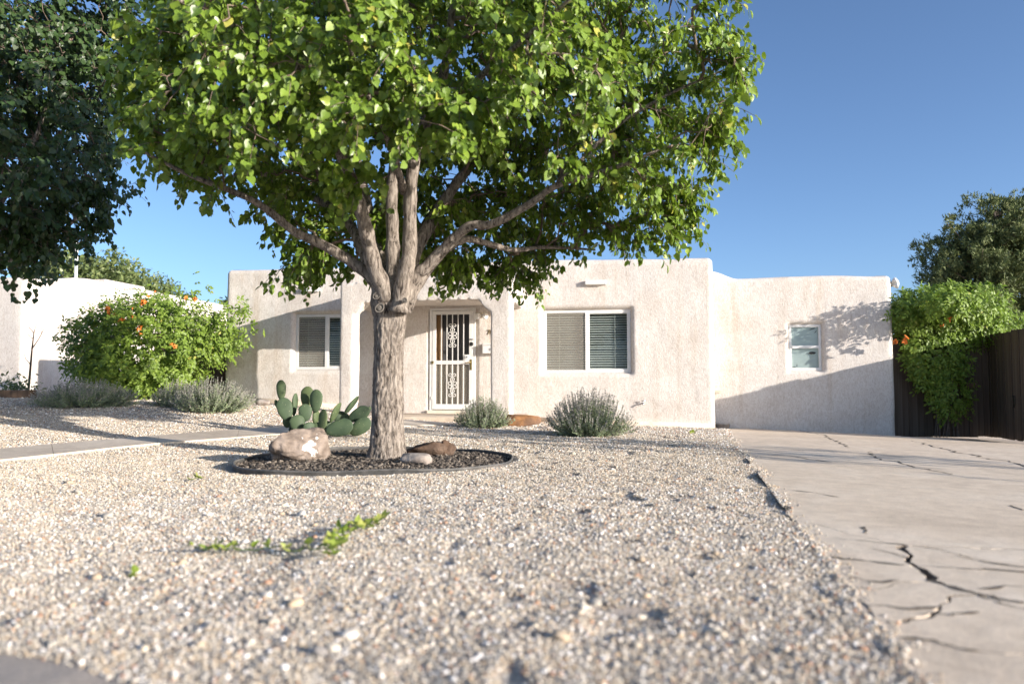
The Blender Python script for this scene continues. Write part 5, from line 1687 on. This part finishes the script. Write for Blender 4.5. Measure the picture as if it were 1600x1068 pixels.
vine = empty('trumpet_vine_shrub', 'big bright green rounded shrub with orange flowers left of the house', 'shrub', None, (-7.6, 16.0, 0.42))
VC = np.array([-7.55, 16.0, 1.45]); VR = np.array([1.72, 1.15, 1.12])
cs = []; ds = []; on = []
while len(cs) < 3300:
    d = rng.normal(size=3); d /= np.linalg.norm(d)
    if d[1] > 0.5 and rng.random() < 0.6: continue
    lump = 1 + 0.17 * float(vnoise(np.array([d[0] * 3.1 + 2]), np.array([d[1] * 3.1]), np.array([d[2] * 3.1]))[0])
    r = (0.42 + 0.6 * rng.random() ** 0.6) * lump
    p = VC + d * VR * r
    if p[2] < 0.5 or (p[2] < 0.9 and abs(p[0] + 7.3) > 0.75 and rng.random() < 0.85): continue
    if p[0] > -6.5 and p[2] < 1.2: continue
    cs.append(p); on.append(unit(d + np.array([0.25, -0.3, 0.35]))); ds.append(unit(rng.normal(size=3) * 0.7 + d * 0.8 + np.array([0, 0, -0.15])))
# straggling shoots
for (x, y, dep, n) in ((375, 490, 15.6, 26), (360, 530, 15.7, 26), (130, 520, 15.8, 24), (110, 530, 15.8, 10), (310, 455, 16.0, 14), (245, 462, 16.0, 18), (140, 575, 15.6, 10), (385, 510, 15.5, 10), (330, 500, 15.7, 30)):
    c0 = np.array(px(x, y, dep)[:])
    for _ in range(n):
        cs.append(c0 + rng.normal(size=3) * np.array([.16, .16, .13])); on.append(unit(np.array([0.3, -0.6, 0.5]) + rng.normal(size=3) * 0.3)); ds.append(unit(rng.normal(size=3) + np.array([0, -0.2, -0.2])))
P, D, Nn, S = pinnate(cs, ds, 3, 0.17, 0.082, on)
vo_ = leaves_obj('foliage', P, D, Nn, S, LEAFLET, LANCE_F, M['vine_leaf'], vine, np.clip(rng.normal(0.5, 0.22, len(P)), 0, 1)); vo_['kind'] = 'stuff'
stm = []
for k in range(26):
    a = rng.random() * 6.28; q = rng.random()
    b0 = np.array([-7.5 + 0.3 * math.cos(a) * q, 15.95 + 0.25 * math.sin(a) * q, 0.38])
    t0 = VC + rand_dirs(1)[0] * VR * 0.85; t0[2] = max(t0[2], 1.3)
    mid = (b0 + t0) / 2 + np.array([0, 0, 0.25]) + rng.normal(size=3) * 0.1
    stm.append(([b0, b0 * .6 + mid * .4, mid, (mid + t0) / 2 + np.array([0, 0, .08]), t0], [.02, .016, .013, .009, .004]))
so = merge_tubes(stm, 5).build('stems', M['twig'], vine, True)
put_flowers(vine, [px(x, y, dd) for x, y, dd in ((234, 460, 15.1), (205, 480, 15.0), (178, 490, 15.0), (170, 487, 15.0), (225, 525, 14.75), (270, 542, 14.75), (122, 545, 15.6), (222, 476, 15.0), (190, 502, 14.95), (217, 513, 14.8), (300, 470, 15.0), (205, 497, 14.9))], 0.9)

vine2 = empty('trumpet_vine', 'bright green trumpet vine spilling over the dark fence', 'vine', None, (8.3, 15.4, -0.3))
cs = []; ds = []; on = []
def blob(C, Rr, n, dn, zmin=-9):
    k = 0
    while k < n:
        d = rng.normal(size=3); d /= np.linalg.norm(d)
        lump = 1 + 0.2 * float(vnoise(np.array([d[0] * 3 + C[0]]), np.array([d[1] * 3]), np.array([d[2] * 3]))[0])
        p = np.array(C) + d * np.array(Rr) * (0.6 + 0.42 * rng.random() ** 0.6) * lump
        if p[2] < zmin: continue
        cs.append(p); on.append(unit(d + np.array(dn))); ds.append(unit(rng.normal(size=3) * 0.7 + d * 0.7 + np.array([0, 0, -0.25]))); k += 1
blob((8.35, 15.45, 2.12), (0.82, 0.62, 0.56), 850, (0.3, -0.4, 0.4))
blob((9.25, 15.6, 2.0), (0.75, 0.55, 0.48), 560, (0.3, -0.4, 0.4))
blob((7.95, 15.2, 2.2), (0.42, 0.36, 0.42), 240, (0.3, -0.4, 0.4))
blob((10.2, 15.9, 1.8), (0.8, 0.55, 0.45), 380, (0.3, -0.4, 0.4))
blob((8.9, 14.75, 2.35), (0.55, 0.45, 0.3), 200, (0.3, -0.4, 0.4))
blob((8.2, 14.35, 2.33), (0.42, 0.42, 0.28), 170, (0.3, -0.4, 0.4))
blob((8.4, 15.16, 1.3), (0.62, 0.2, 0.42), 380, (0.2, -0.8, 0.2))
blob((8.62, 15.12, 0.66), (0.38, 0.18, 0.62), 280, (0.2, -0.8, 0.2))
blob((8.15, 15.15, 0.95), (0.16, 0.14, 0.35), 50, (0.2, -0.8, 0.2))
P, D, Nn, S = pinnate(cs, ds, 3, 0.16, 0.078, on)
vo_ = leaves_obj('foliage', P, D, Nn, S, LEAFLET, LANCE_F, M['vine_leaf'], vine2, np.clip(rng.normal(0.5, 0.2, len(P)), 0, 1)); vo_['kind'] = 'stuff'
stm = []
for k in range(18):
    b0 = np.array([8.6 + rng.normal() * .12, 15.25 + rng.normal() * .05, -0.3]); t0 = np.array([8.4 + rng.normal() * .6, 15.4 + rng.normal() * .2, 1.9 + rng.random() * .5])
    mid = np.array([8.55 + rng.normal() * .12, 15.2, 1.2])
    stm.append(([b0, (b0 + mid) / 2 + rng.normal(size=3) * .04, mid, (mid + t0) / 2, t0], [.016, .013, .011, .008, .004]))
merge_tubes(stm, 5).build('stems', M['twig'], vine2, True)
put_flowers(vine2, [px(1408, 536, 14.7), px(1413, 534, 14.7), px(1545, 462, 15.4), px(1478, 503, 14.85)], 1.2)

# ------------------------------------------------------------------ pine beyond the fence, trees far left
def pine(x, y, h, r, label, seed, tufts=5200):
    g = np.random.default_rng(seed)
    z0 = float(zbase(x, y))
    t = empty('pine_tree', label, 'tree', None, (x, y, z0))
    mb = MB(); 
    stems = [[(x, y, z0 - .1), (x + .1, y, z0 + h * .35), (x + .05, y, z0 + h * .7), (x - .1, y, z0 + h * .97)], [(x - .3, y + .1, z0), (x - .6, y, z0 + h * .4), (x - .8, y, z0 + h * .85)], [(x + .3, y, z0), (x + .7, y, z0 + h * .4), (x + .95, y, z0 + h * .9)]]
    rr = [[.16, .12, .08, .02], [.11, .08, .02], [.11, .08, .02]]
    for s_, q in zip(stems, rr): mb.tube(s_, q, 10)
    mb.build('trunk', M['bark'], t, True)
    bc = []
    paths = []
    for k in range(270):
        st = stems[g.integers(0, 3)]
        f_ = g.uniform(0.14, 1.0)
        seg = min(int(f_ * (len(st) - 1)), len(st) - 2); q = f_ * (len(st) - 1) - seg
        b0 = np.array(st[seg]) * (1 - q) + np.array(st[seg + 1]) * q
        a = g.random() * 6.283
        hz = (b0[2] - z0) / h
        L_ = r * (1.05 - 0.72 * hz ** 1.6) * g.uniform(0.55, 1.05)
        tip = b0 + np.array([math.cos(a) * L_, math.sin(a) * L_, L_ * (0.16 + 0.3 * hz)])
        mid = (b0 + tip) / 2 + np.array([0, 0, -0.06 * L_])
        paths.append(([b0, mid, tip], [.028, .018, .006]))
        for _ in range(int(5 + 9 * L_)):
            u_ = g.uniform(0.35, 1.05)
            bc.append((b0 * (1 - u_) + tip * u_) + g.normal(size=3) * np.array([.17, .17, .12]) * (0.6 + u_ * 0.6))
    merge_tubes(paths, 5).build('branches', M['twig'], t, True)['kind'] = 'stuff'
    bc = np.array(bc)
    reps = 34
    P = np.repeat(bc, reps, 0) + g.normal(size=(len(bc) * reps, 3)) * 0.065
    out = unit(P - np.array([x, y, z0 + h * 0.45]))
    D = unit(g.normal(size=P.shape) * 0.7 + out * 0.7 + np.array([0, 0, 0.25]))
    S = g.uniform(0.07, 0.15, len(P))
    rn_ = np.clip(np.repeat(g.normal(0.45, 0.22, len(bc)), reps) + g.normal(0, .1, len(P)), 0, 1)
    fo = leaves_obj('crown', P, D, unit(g.normal(size=P.shape)), S, NEED * np.array([5.5, 1, 1]), NEED_F, M['needles'], t, rn_); fo['kind'] = 'stuff'
pine(16.6, 26.0, 7.25, 3.0, 'dark pine tree with bare trunks rising behind the fence', 5)

def far_tree(x, y, h, r, label, seed):
    g = np.random.default_rng(seed)
    z0 = float(zbase(x, y))
    t = empty('far_tree', label, 'tree', 'trees behind the neighbouring house', (x, y, z0))
    C_ = np.array([x, y, z0 + h - r * 0.8])
    mb = MB(); mb.tube([(x, y, z0 - .1), (x, y, z0 + h * .35), (x + .2, y, z0 + h * .6)], [.3, .24, .15], 8); mb.build('trunk', M['bark'], t, True)
    n = 420
    d = unit(g.normal(size=(n, 3)))
    lump = 1 + 0.25 * vnoise(d[:, 0] * 2.5 + seed, d[:, 1] * 2.5, d[:, 2] * 2.5)
    c = C_ + d * (g.random((n, 1)) ** 0.4) * np.array([r * 1.25, r * 1.1, r * 0.85]) * lump[:, None]
    br = [([np.array([x, y, z0 + h * .4]), (np.array([x, y, z0 + h * .5]) + q) / 2, q], [.07, .04, .015]) for q in c[:60]]
    merge_tubes(br, 4).build('branches', M['twig'], t)['kind'] = 'stuff'
    P = np.repeat(c, 30, 0) + g.normal(size=(n * 30, 3)) * r * 0.1
    fo = leaves_obj('crown', P, unit(g.normal(size=P.shape) + np.array([0, 0, -.3])), unit(g.normal(size=P.shape)), g.uniform(.16, .34, len(P)), QUAD, QUAD_F, M['leaf_far'], t, g.random(len(P))); fo['kind'] = 'stuff'
far_tree(-23.5, 42, 7.3, 2.6, 'rounded green tree showing above the roof of the neighbouring house', 3)
far_tree(-25.0, 52, 7.4, 2.4, 'lower green treetop above the sloping parapet of the neighbouring house', 8)
far_tree(-14.3, 40, 4.5, 1.2, 'narrow treetop peeping out at the left corner of the house', 17)

yt = empty('unseen_young_tree', 'unseen slender young tree with thin open crown, added beyond the driveway for its shade', 'tree', None, (9.8, 4.8, -0.3))  # added out of view to throw shade streaks over driveway and gravel
YT = Vector((9.8, 4.8, -0.3)); ytl = []
for k, (dx_, dy_, h_) in enumerate(((0, 0, 3.0), (-0.18, 0.1, 2.4), (0.2, -0.25, 2.7))):
    ytl.append(limb([YT + Vector((dx_ * .3, dy_ * .3, 0)), YT + Vector((dx_, dy_, h_ * .4)), YT + Vector((dx_ * 1.8, dy_ * 2, h_ * .75)), YT + Vector((dx_ * 2.4, dy_ * 3, h_))], .075, .016, yt, M['bark'], 'stem', n=8))
gq = np.random.default_rng(77)
cy_ = np.array(YT[:]) + np.array([0, 0, 2.75]) + gq.normal(size=(85, 3)) * np.array([.55, .8, .5])
pp = grow(ytl, cy_, 0.004)
P, D, Nn, S, tw = spray(cy_, 22, 0.3, 0.07, np.array(YT[:]) + np.array([0, 0, 2.6]))
br = merge_tubes(pp + tw, 4); br.build('branches', M['twig'], yt, True)['kind'] = 'stuff'  # branches of the unseen young tree added for its shade
leaves_obj('crown', P, D, Nn, S, HEART, HEART_F, M['leaf'], yt, None, True)['kind'] = 'stuff'  # crown of the unseen young tree added for its shade

# ------------------------------------------------------------------ little things in the neighbour's yard
sap = empty('sapling', 'leafless young tree in front of the white neighbouring wall', 'tree', None, (-11.6, 18.5, 0.45))
b0 = px(44, 612, 18.4); paths = []
def sp_(pts, r): paths.append(([px(x, y, 18.4 + dz) for x, y, dz in pts], r))
sp_([(44, 614, 0), (47, 580, 0), (50, 545, 0), (53, 520, .05)], [.03, .026, .02, .012])
sp_([(50, 545, 0), (60, 530, -.1), (70, 512, -.2)], [.014, .01, .004]); sp_([(53, 520, 0), (46, 512, .1), (34, 505, .2)], [.01, .007, .003])
sp_([(53, 520, 0), (55, 512, .1), (58, 505, .1)], [.01, .007, .003]); sp_([(48, 570, 0), (40, 560, .1), (36, 548, .1)], [.01, .007, .003]); sp_([(52, 530, 0), (44, 522, -.1), (38, 518, -.1)], [.008, .006, .003]); sp_([(64, 523, -.15), (66, 516, -.2), (64, 509, -.2)], [.006, .005, .003])
merge_tubes(paths, 6).build('branches', M['bare_wood'], sap, True)
pot = empty('flower_pot', 'small white pot on the ground at the far left', 'pot', None, px(20, 613, 18.0))
c = px(20, 614, 18.0)
mb = MB(); mb.tube([c + Vector((0, 0, z)) for z in (0, .02, .16, .17, .2, .2, .15)], [.045, .055, .068, .078, .08, .07, .065], 16); mb.build('pot_body', M['white'], pot, True)
mb = MB(); a = px(-60, 622, 15.4); b = px(52, 622, 15.2); a.z = b.z = gz(a.x, a.y) + 0.05
mb.obox((a + b) / 2, (b - a) / 2, Vector((0.02, 0.09, 0)), Vector((0, 0, 0.09)))
lo_ = mb.build('garden_timber', M['gate_wood'], None, False, 0.02, 2); tag(lo_, 'weathered timber edging on the ground at the far left', 'timber')
for i, (x, y, dep, s_, lab) in enumerate(((6, 600, 17.6, .3, 'low green plant left of the white pot'), (34, 606, 17.4, .22, 'low green plant right of the white pot'))):
    c = np.array(px(x, y + 8, dep)[:])
    pl = empty('garden_plant', lab, 'plant', None, tuple(c))
    n = 160
    P = c + rng.normal(size=(n, 3)) * np.array([s_, s_ * .7, s_ * .35]) + np.array([0, 0, s_ * .5])
    leaves_obj('foliage', P, unit(rng.normal(size=(n, 3)) + np.array([0, 0, .3])), unit(rng.normal(size=(n, 3)) + np.array([0, -.5, .8])), rng.uniform(.06, .13, n), LANCE * np.array([1.4, 1, 1]), LANCE_F, M['leaf_far'], pl)['kind'] = 'stuff'

# ------------------------------------------------------------------ weeds on the gravel
def weed(label, runs, leaf, seed, dens=0.035):
    g = np.random.default_rng(seed)
    x0, y0 = runs[0][0]
    w = empty('weed', label, 'weed', 'weeds on the gravel', (x0, y0, 0))
    mb = MB(); P = []; D = []; Nn = []; S = []
    for run in runs:
        pts = resample(run, 0.03)
        pts = [np.array([p[0] + g.normal() * .008, p[1] + g.normal() * .008, gz(p[0], p[1]) + 0.02 + 0.03 * abs(math.sin(i * .5)) * g.random()]) for i, p in enumerate(pts)]
        if len(pts) > 1: mb.tube(pts, 0.0025, 5)
        for p in pts:
            for _ in range(g.integers(1, 4)):
                d = unit(np.array([g.normal(), g.normal(), 0.55 + 0.3 * g.random()]))
                P.append(p + d * 0.01); D.append(d); Nn.append(unit(np.array([g.normal() * .3, -.2 + g.normal() * .3, 1.0]))); S.append(leaf * g.uniform(.6, 1.3))
    P, D, Nn, S = map(np.array, (P, D, Nn, S))
    k = min(len(P), 60)
    leaves_obj('foliage', P, D, Nn, S, HEART * np.array([0.85, 1, 1]), HEART_F, M['weed'], w, g.random(len(P)), True)
    mb.build('stem', M['weed'], w, True)
weed('sprawling bright green weed spreading over the gravel in the foreground',
     [[(-0.70, 2.95), (-0.72, 3.1), (-0.75, 3.25), (-0.76, 3.5), (-0.70, 3.75)], [(-0.70, 3.0), (-0.85, 3.08), (-1.0, 3.14), (-1.18, 3.17), (-1.30, 3.18)], [(-0.74, 3.2), (-0.68, 3.6), (-0.64, 3.95)], [(-0.70, 2.95), (-0.67, 3.04)]], 0.03, 3)
weed('tiny green weed on the gravel left of the mulch ring', [[(-2.43, 5.86), (-2.40, 5.9), (-2.36, 5.92)]], 0.04, 5)
weed('tiny weed on the gravel near the right corner of the house', [[(2.85, 12.4), (2.9, 12.45), (2.96, 12.5)]], 0.05, 6)
weed('single yellow green leaf sprig near the lower left pavement', [[(-1.32, 2.72), (-1.30, 2.73)]], 0.03, 8)

# ------------------------------------------------------------------ gravel
def peb_mesh(name, sub, seed, mat):
    bm = bmesh.new(); bmesh.ops.create_icosphere(bm, subdivisions=sub, radius=0.5)
    g = random.Random(seed)
    sx, sy, sz = g.uniform(.9, 1.25), g.uniform(.75, 1.0), g.uniform(.5, .75)
    for vv in bm.verts:
        p = vv.co
        k = 1 + 0.22 * mnoise.noise(p * 2.6 + Vector((seed * 3.1, 0, 0)))
        vv.co = Vector((p.x * sx * k, p.y * sy * k, p.z * sz * k))
    me = bpy.data.meshes.new(name); bm.to_mesh(me); bm.free()
    if sub > 1: me.polygons.foreach_set('use_smooth', np.ones(len(me.polygons), bool))
    me.materials.append(mat)
    return me
def scatter(n, y0, y1, xpad):
    """points uniform over the visible wedge of yard between two distances"""
    x = []; y = []
    w = lambda q: 0.82 * q + xpad
    yy = rng.uniform(y0, y1, n * 2)
    xx = rng.uniform(-w(y1), w(y1), n * 2)
    ok = np.abs(xx) < w(yy)
    xx, yy = xx[ok], yy[ok]
    e = xx - drive_edge(yy)
    ok = (e < 0.02 + 0.05 * vnoise(yy * 1.9, yy * 0 + 4) + 0.025 * vnoise(yy * 7.0, yy * 0 + 2) + np.where(rng.random(len(xx)) < 0.12, 0.10 * rng.random(len(xx)) ** 2, 0)) & (ring_d(xx, yy) > 1.04) & ~in_poly(xx, yy, PATH_POLY) & ~in_poly(xx, yy, pv)
    s = (xx - D0.x) * U.x + (yy - D0.y) * U.y; f_ = -((xx - D0.x) * N.x + (yy - D0.y) * N.y)
    ok &= (f_ > 0.03) | (s < -5.2)
    ok &= ~((s > -2.05) & (s < 1.62) & (f_ < 1.72))
    ang = np.arctan2((yy - RING_C[1]) / RING_R[1], (xx - RING_C[0]) / RING_R[0])
    sq = (np.abs(np.cos(ang)) ** 2.2 + np.abs(np.sin(ang)) ** 2.2) ** (-1 / 2.2)
    ok &= ring_d(xx, yy) > sq * 1.06
    return xx[ok], yy[ok]
def gravel(name, label, specs, sub, seed):
    X = []; Y = []; S = []
    for (dens, y0, y1, smin, smax) in specs:
        area = (y1 - y0) * 2 * (0.82 * y1 + 0.4)
        x, y = scatter(int(dens * area / 2), y0, y1, 0.4)
        X.append(x); Y.append(y)
        s = rng.lognormal(0, 0.28, len(x)); s = np.clip(s * (smin + smax) / 2, smin * 0.7, smax * 1.9); S.append(s)
    X = np.concatenate(X); Y = np.concatenate(Y); S = np.concatenate(S)
    Z = zground(X, Y); on_slab = X - drive_edge(Y) > -0.012
    Z = np.where(on_slab, zd(X, Y) + 0.0115 + S * 0.25, Z + S * 0.02 + rng.random(len(X)) * S * 0.42)
    me = bpy.data.meshes.new(name); me.vertices.add(len(X))
    me.vertices.foreach_set('co', np.stack([X, Y, Z], -1).astype(np.float32).ravel())
    for nm, val in (('rnd', np.where(S > np.percentile(S, 97), rng.uniform(0.7, 1, len(S)), rng.random(len(S)))), ('siz', S)):
        a = me.attributes.new(nm, 'FLOAT', 'POINT'); a.data.foreach_set('value', val.astype(np.float32))
    ro = me.attributes.new('rot', 'FLOAT_VECTOR', 'POINT')
    rot = np.stack([rng.normal(0, .45, len(X)), rng.normal(0, .45, len(X)), rng.random(len(X)) * 6.283], -1)
    ro.data.foreach_set('vector', rot.astype(np.float32).ravel())
    me.materials.append(M['pebble'])
    o = bpy.data.objects.new(name, me); link(o)
    tag(o, label, 'gravel', None, 'stuff')
    ng = bpy.data.node_groups.new(name, 'GeometryNodeTree')
    ng.interface.new_socket('Geometry', in_out='INPUT', socket_type='NodeSocketGeometry')
    ng.interface.new_socket('Geometry', in_out='OUTPUT', socket_type='NodeSocketGeometry')
    gi = ng.nodes.new('NodeGroupInput'); go = ng.nodes.new('NodeGroupOutput')
    coll = bpy.data.collections.new(name + '_stones')
    for q in range(5):
        so = bpy.data.objects.new('stone_shape', peb_mesh('stone_shape', sub, seed + q, M['pebble'])); coll.objects.link(so)
    ci = ng.nodes.new('GeometryNodeCollectionInfo'); ci.inputs[0].default_value = coll
    ci.inputs['Separate Children'].default_value = True; ci.inputs['Reset Children'].default_value = True
    ip = ng.nodes.new('GeometryNodeInstanceOnPoints'); ip.inputs['Pick Instance'].default_value = True
    def named(nm, ty):
        n = ng.nodes.new('GeometryNodeInputNamedAttribute'); n.data_type = ty; n.inputs['Name'].default_value = nm; return n
    er = ng.nodes.new('FunctionNodeEulerToRotation')
    Lk = ng.links.new
    Lk(gi.outputs[0], ip.inputs['Points']); Lk(ci.outputs[0], ip.inputs['Instance'])
    Lk(named('rot', 'FLOAT_VECTOR').outputs[0], er.inputs[0]); Lk(er.outputs[0], ip.inputs['Rotation'])
    Lk(named('siz', 'FLOAT').outputs[0], ip.inputs['Scale'])
    Lk(ip.outputs[0], go.inputs[0])
    md = o.modifiers.new('scatter', 'NODES'); md.node_group = ng
    return len(X)
n1 = gravel('gravel', 'tan pea gravel covering the near front yard', [(23000, 1.5, 3.2, .0053, .0087), (17000, 3.2, 5.2, .006, .0094)], 2, 3)
n2 = gravel('gravel', 'tan pea gravel around the mulch ring and along the house', [(9200, 5.2, 8.2, .007, .0112), (3900, 8.2, 12.0, .0095, .0155), (1700, 12.0, 17.0, .012, .02)], 1, 13)
print('gravel', n1, n2)
# larger loose stones one can pick out
sm = [peb_mesh('pebble', 2, 50 + q, M['pebble_obj']) for q in range(6)]
k = 0
while k < 290:
    y = 1.9 + (rng.random() ** 1.6) * 7.0
    x = rng.uniform(-0.72 * y, min(0.72 * y, drive_edge(y) - 0.05))
    if ring_d(x, y) < 1.2 or bool(in_poly(np.array([x]), np.array([y]), PATH_POLY)[0]) or bool(in_poly(np.array([x]), np.array([y]), pv)[0]): continue
    o = bpy.data.objects.new('pebble', random.choice(sm)); link(o, yard)
    s = float(np.clip(rng.lognormal(math.log(0.0165), 0.42), 0.012, 0.055)) * (1 + 0.05 * y)
    o.location = (x, y, gz(x, y) + 0.004 + s * 0.1)
    o.scale = (s, s, s); o.rotation_euler = (random.gauss(0, .25), random.gauss(0, .25), random.uniform(0, 6.28))
    k += 1
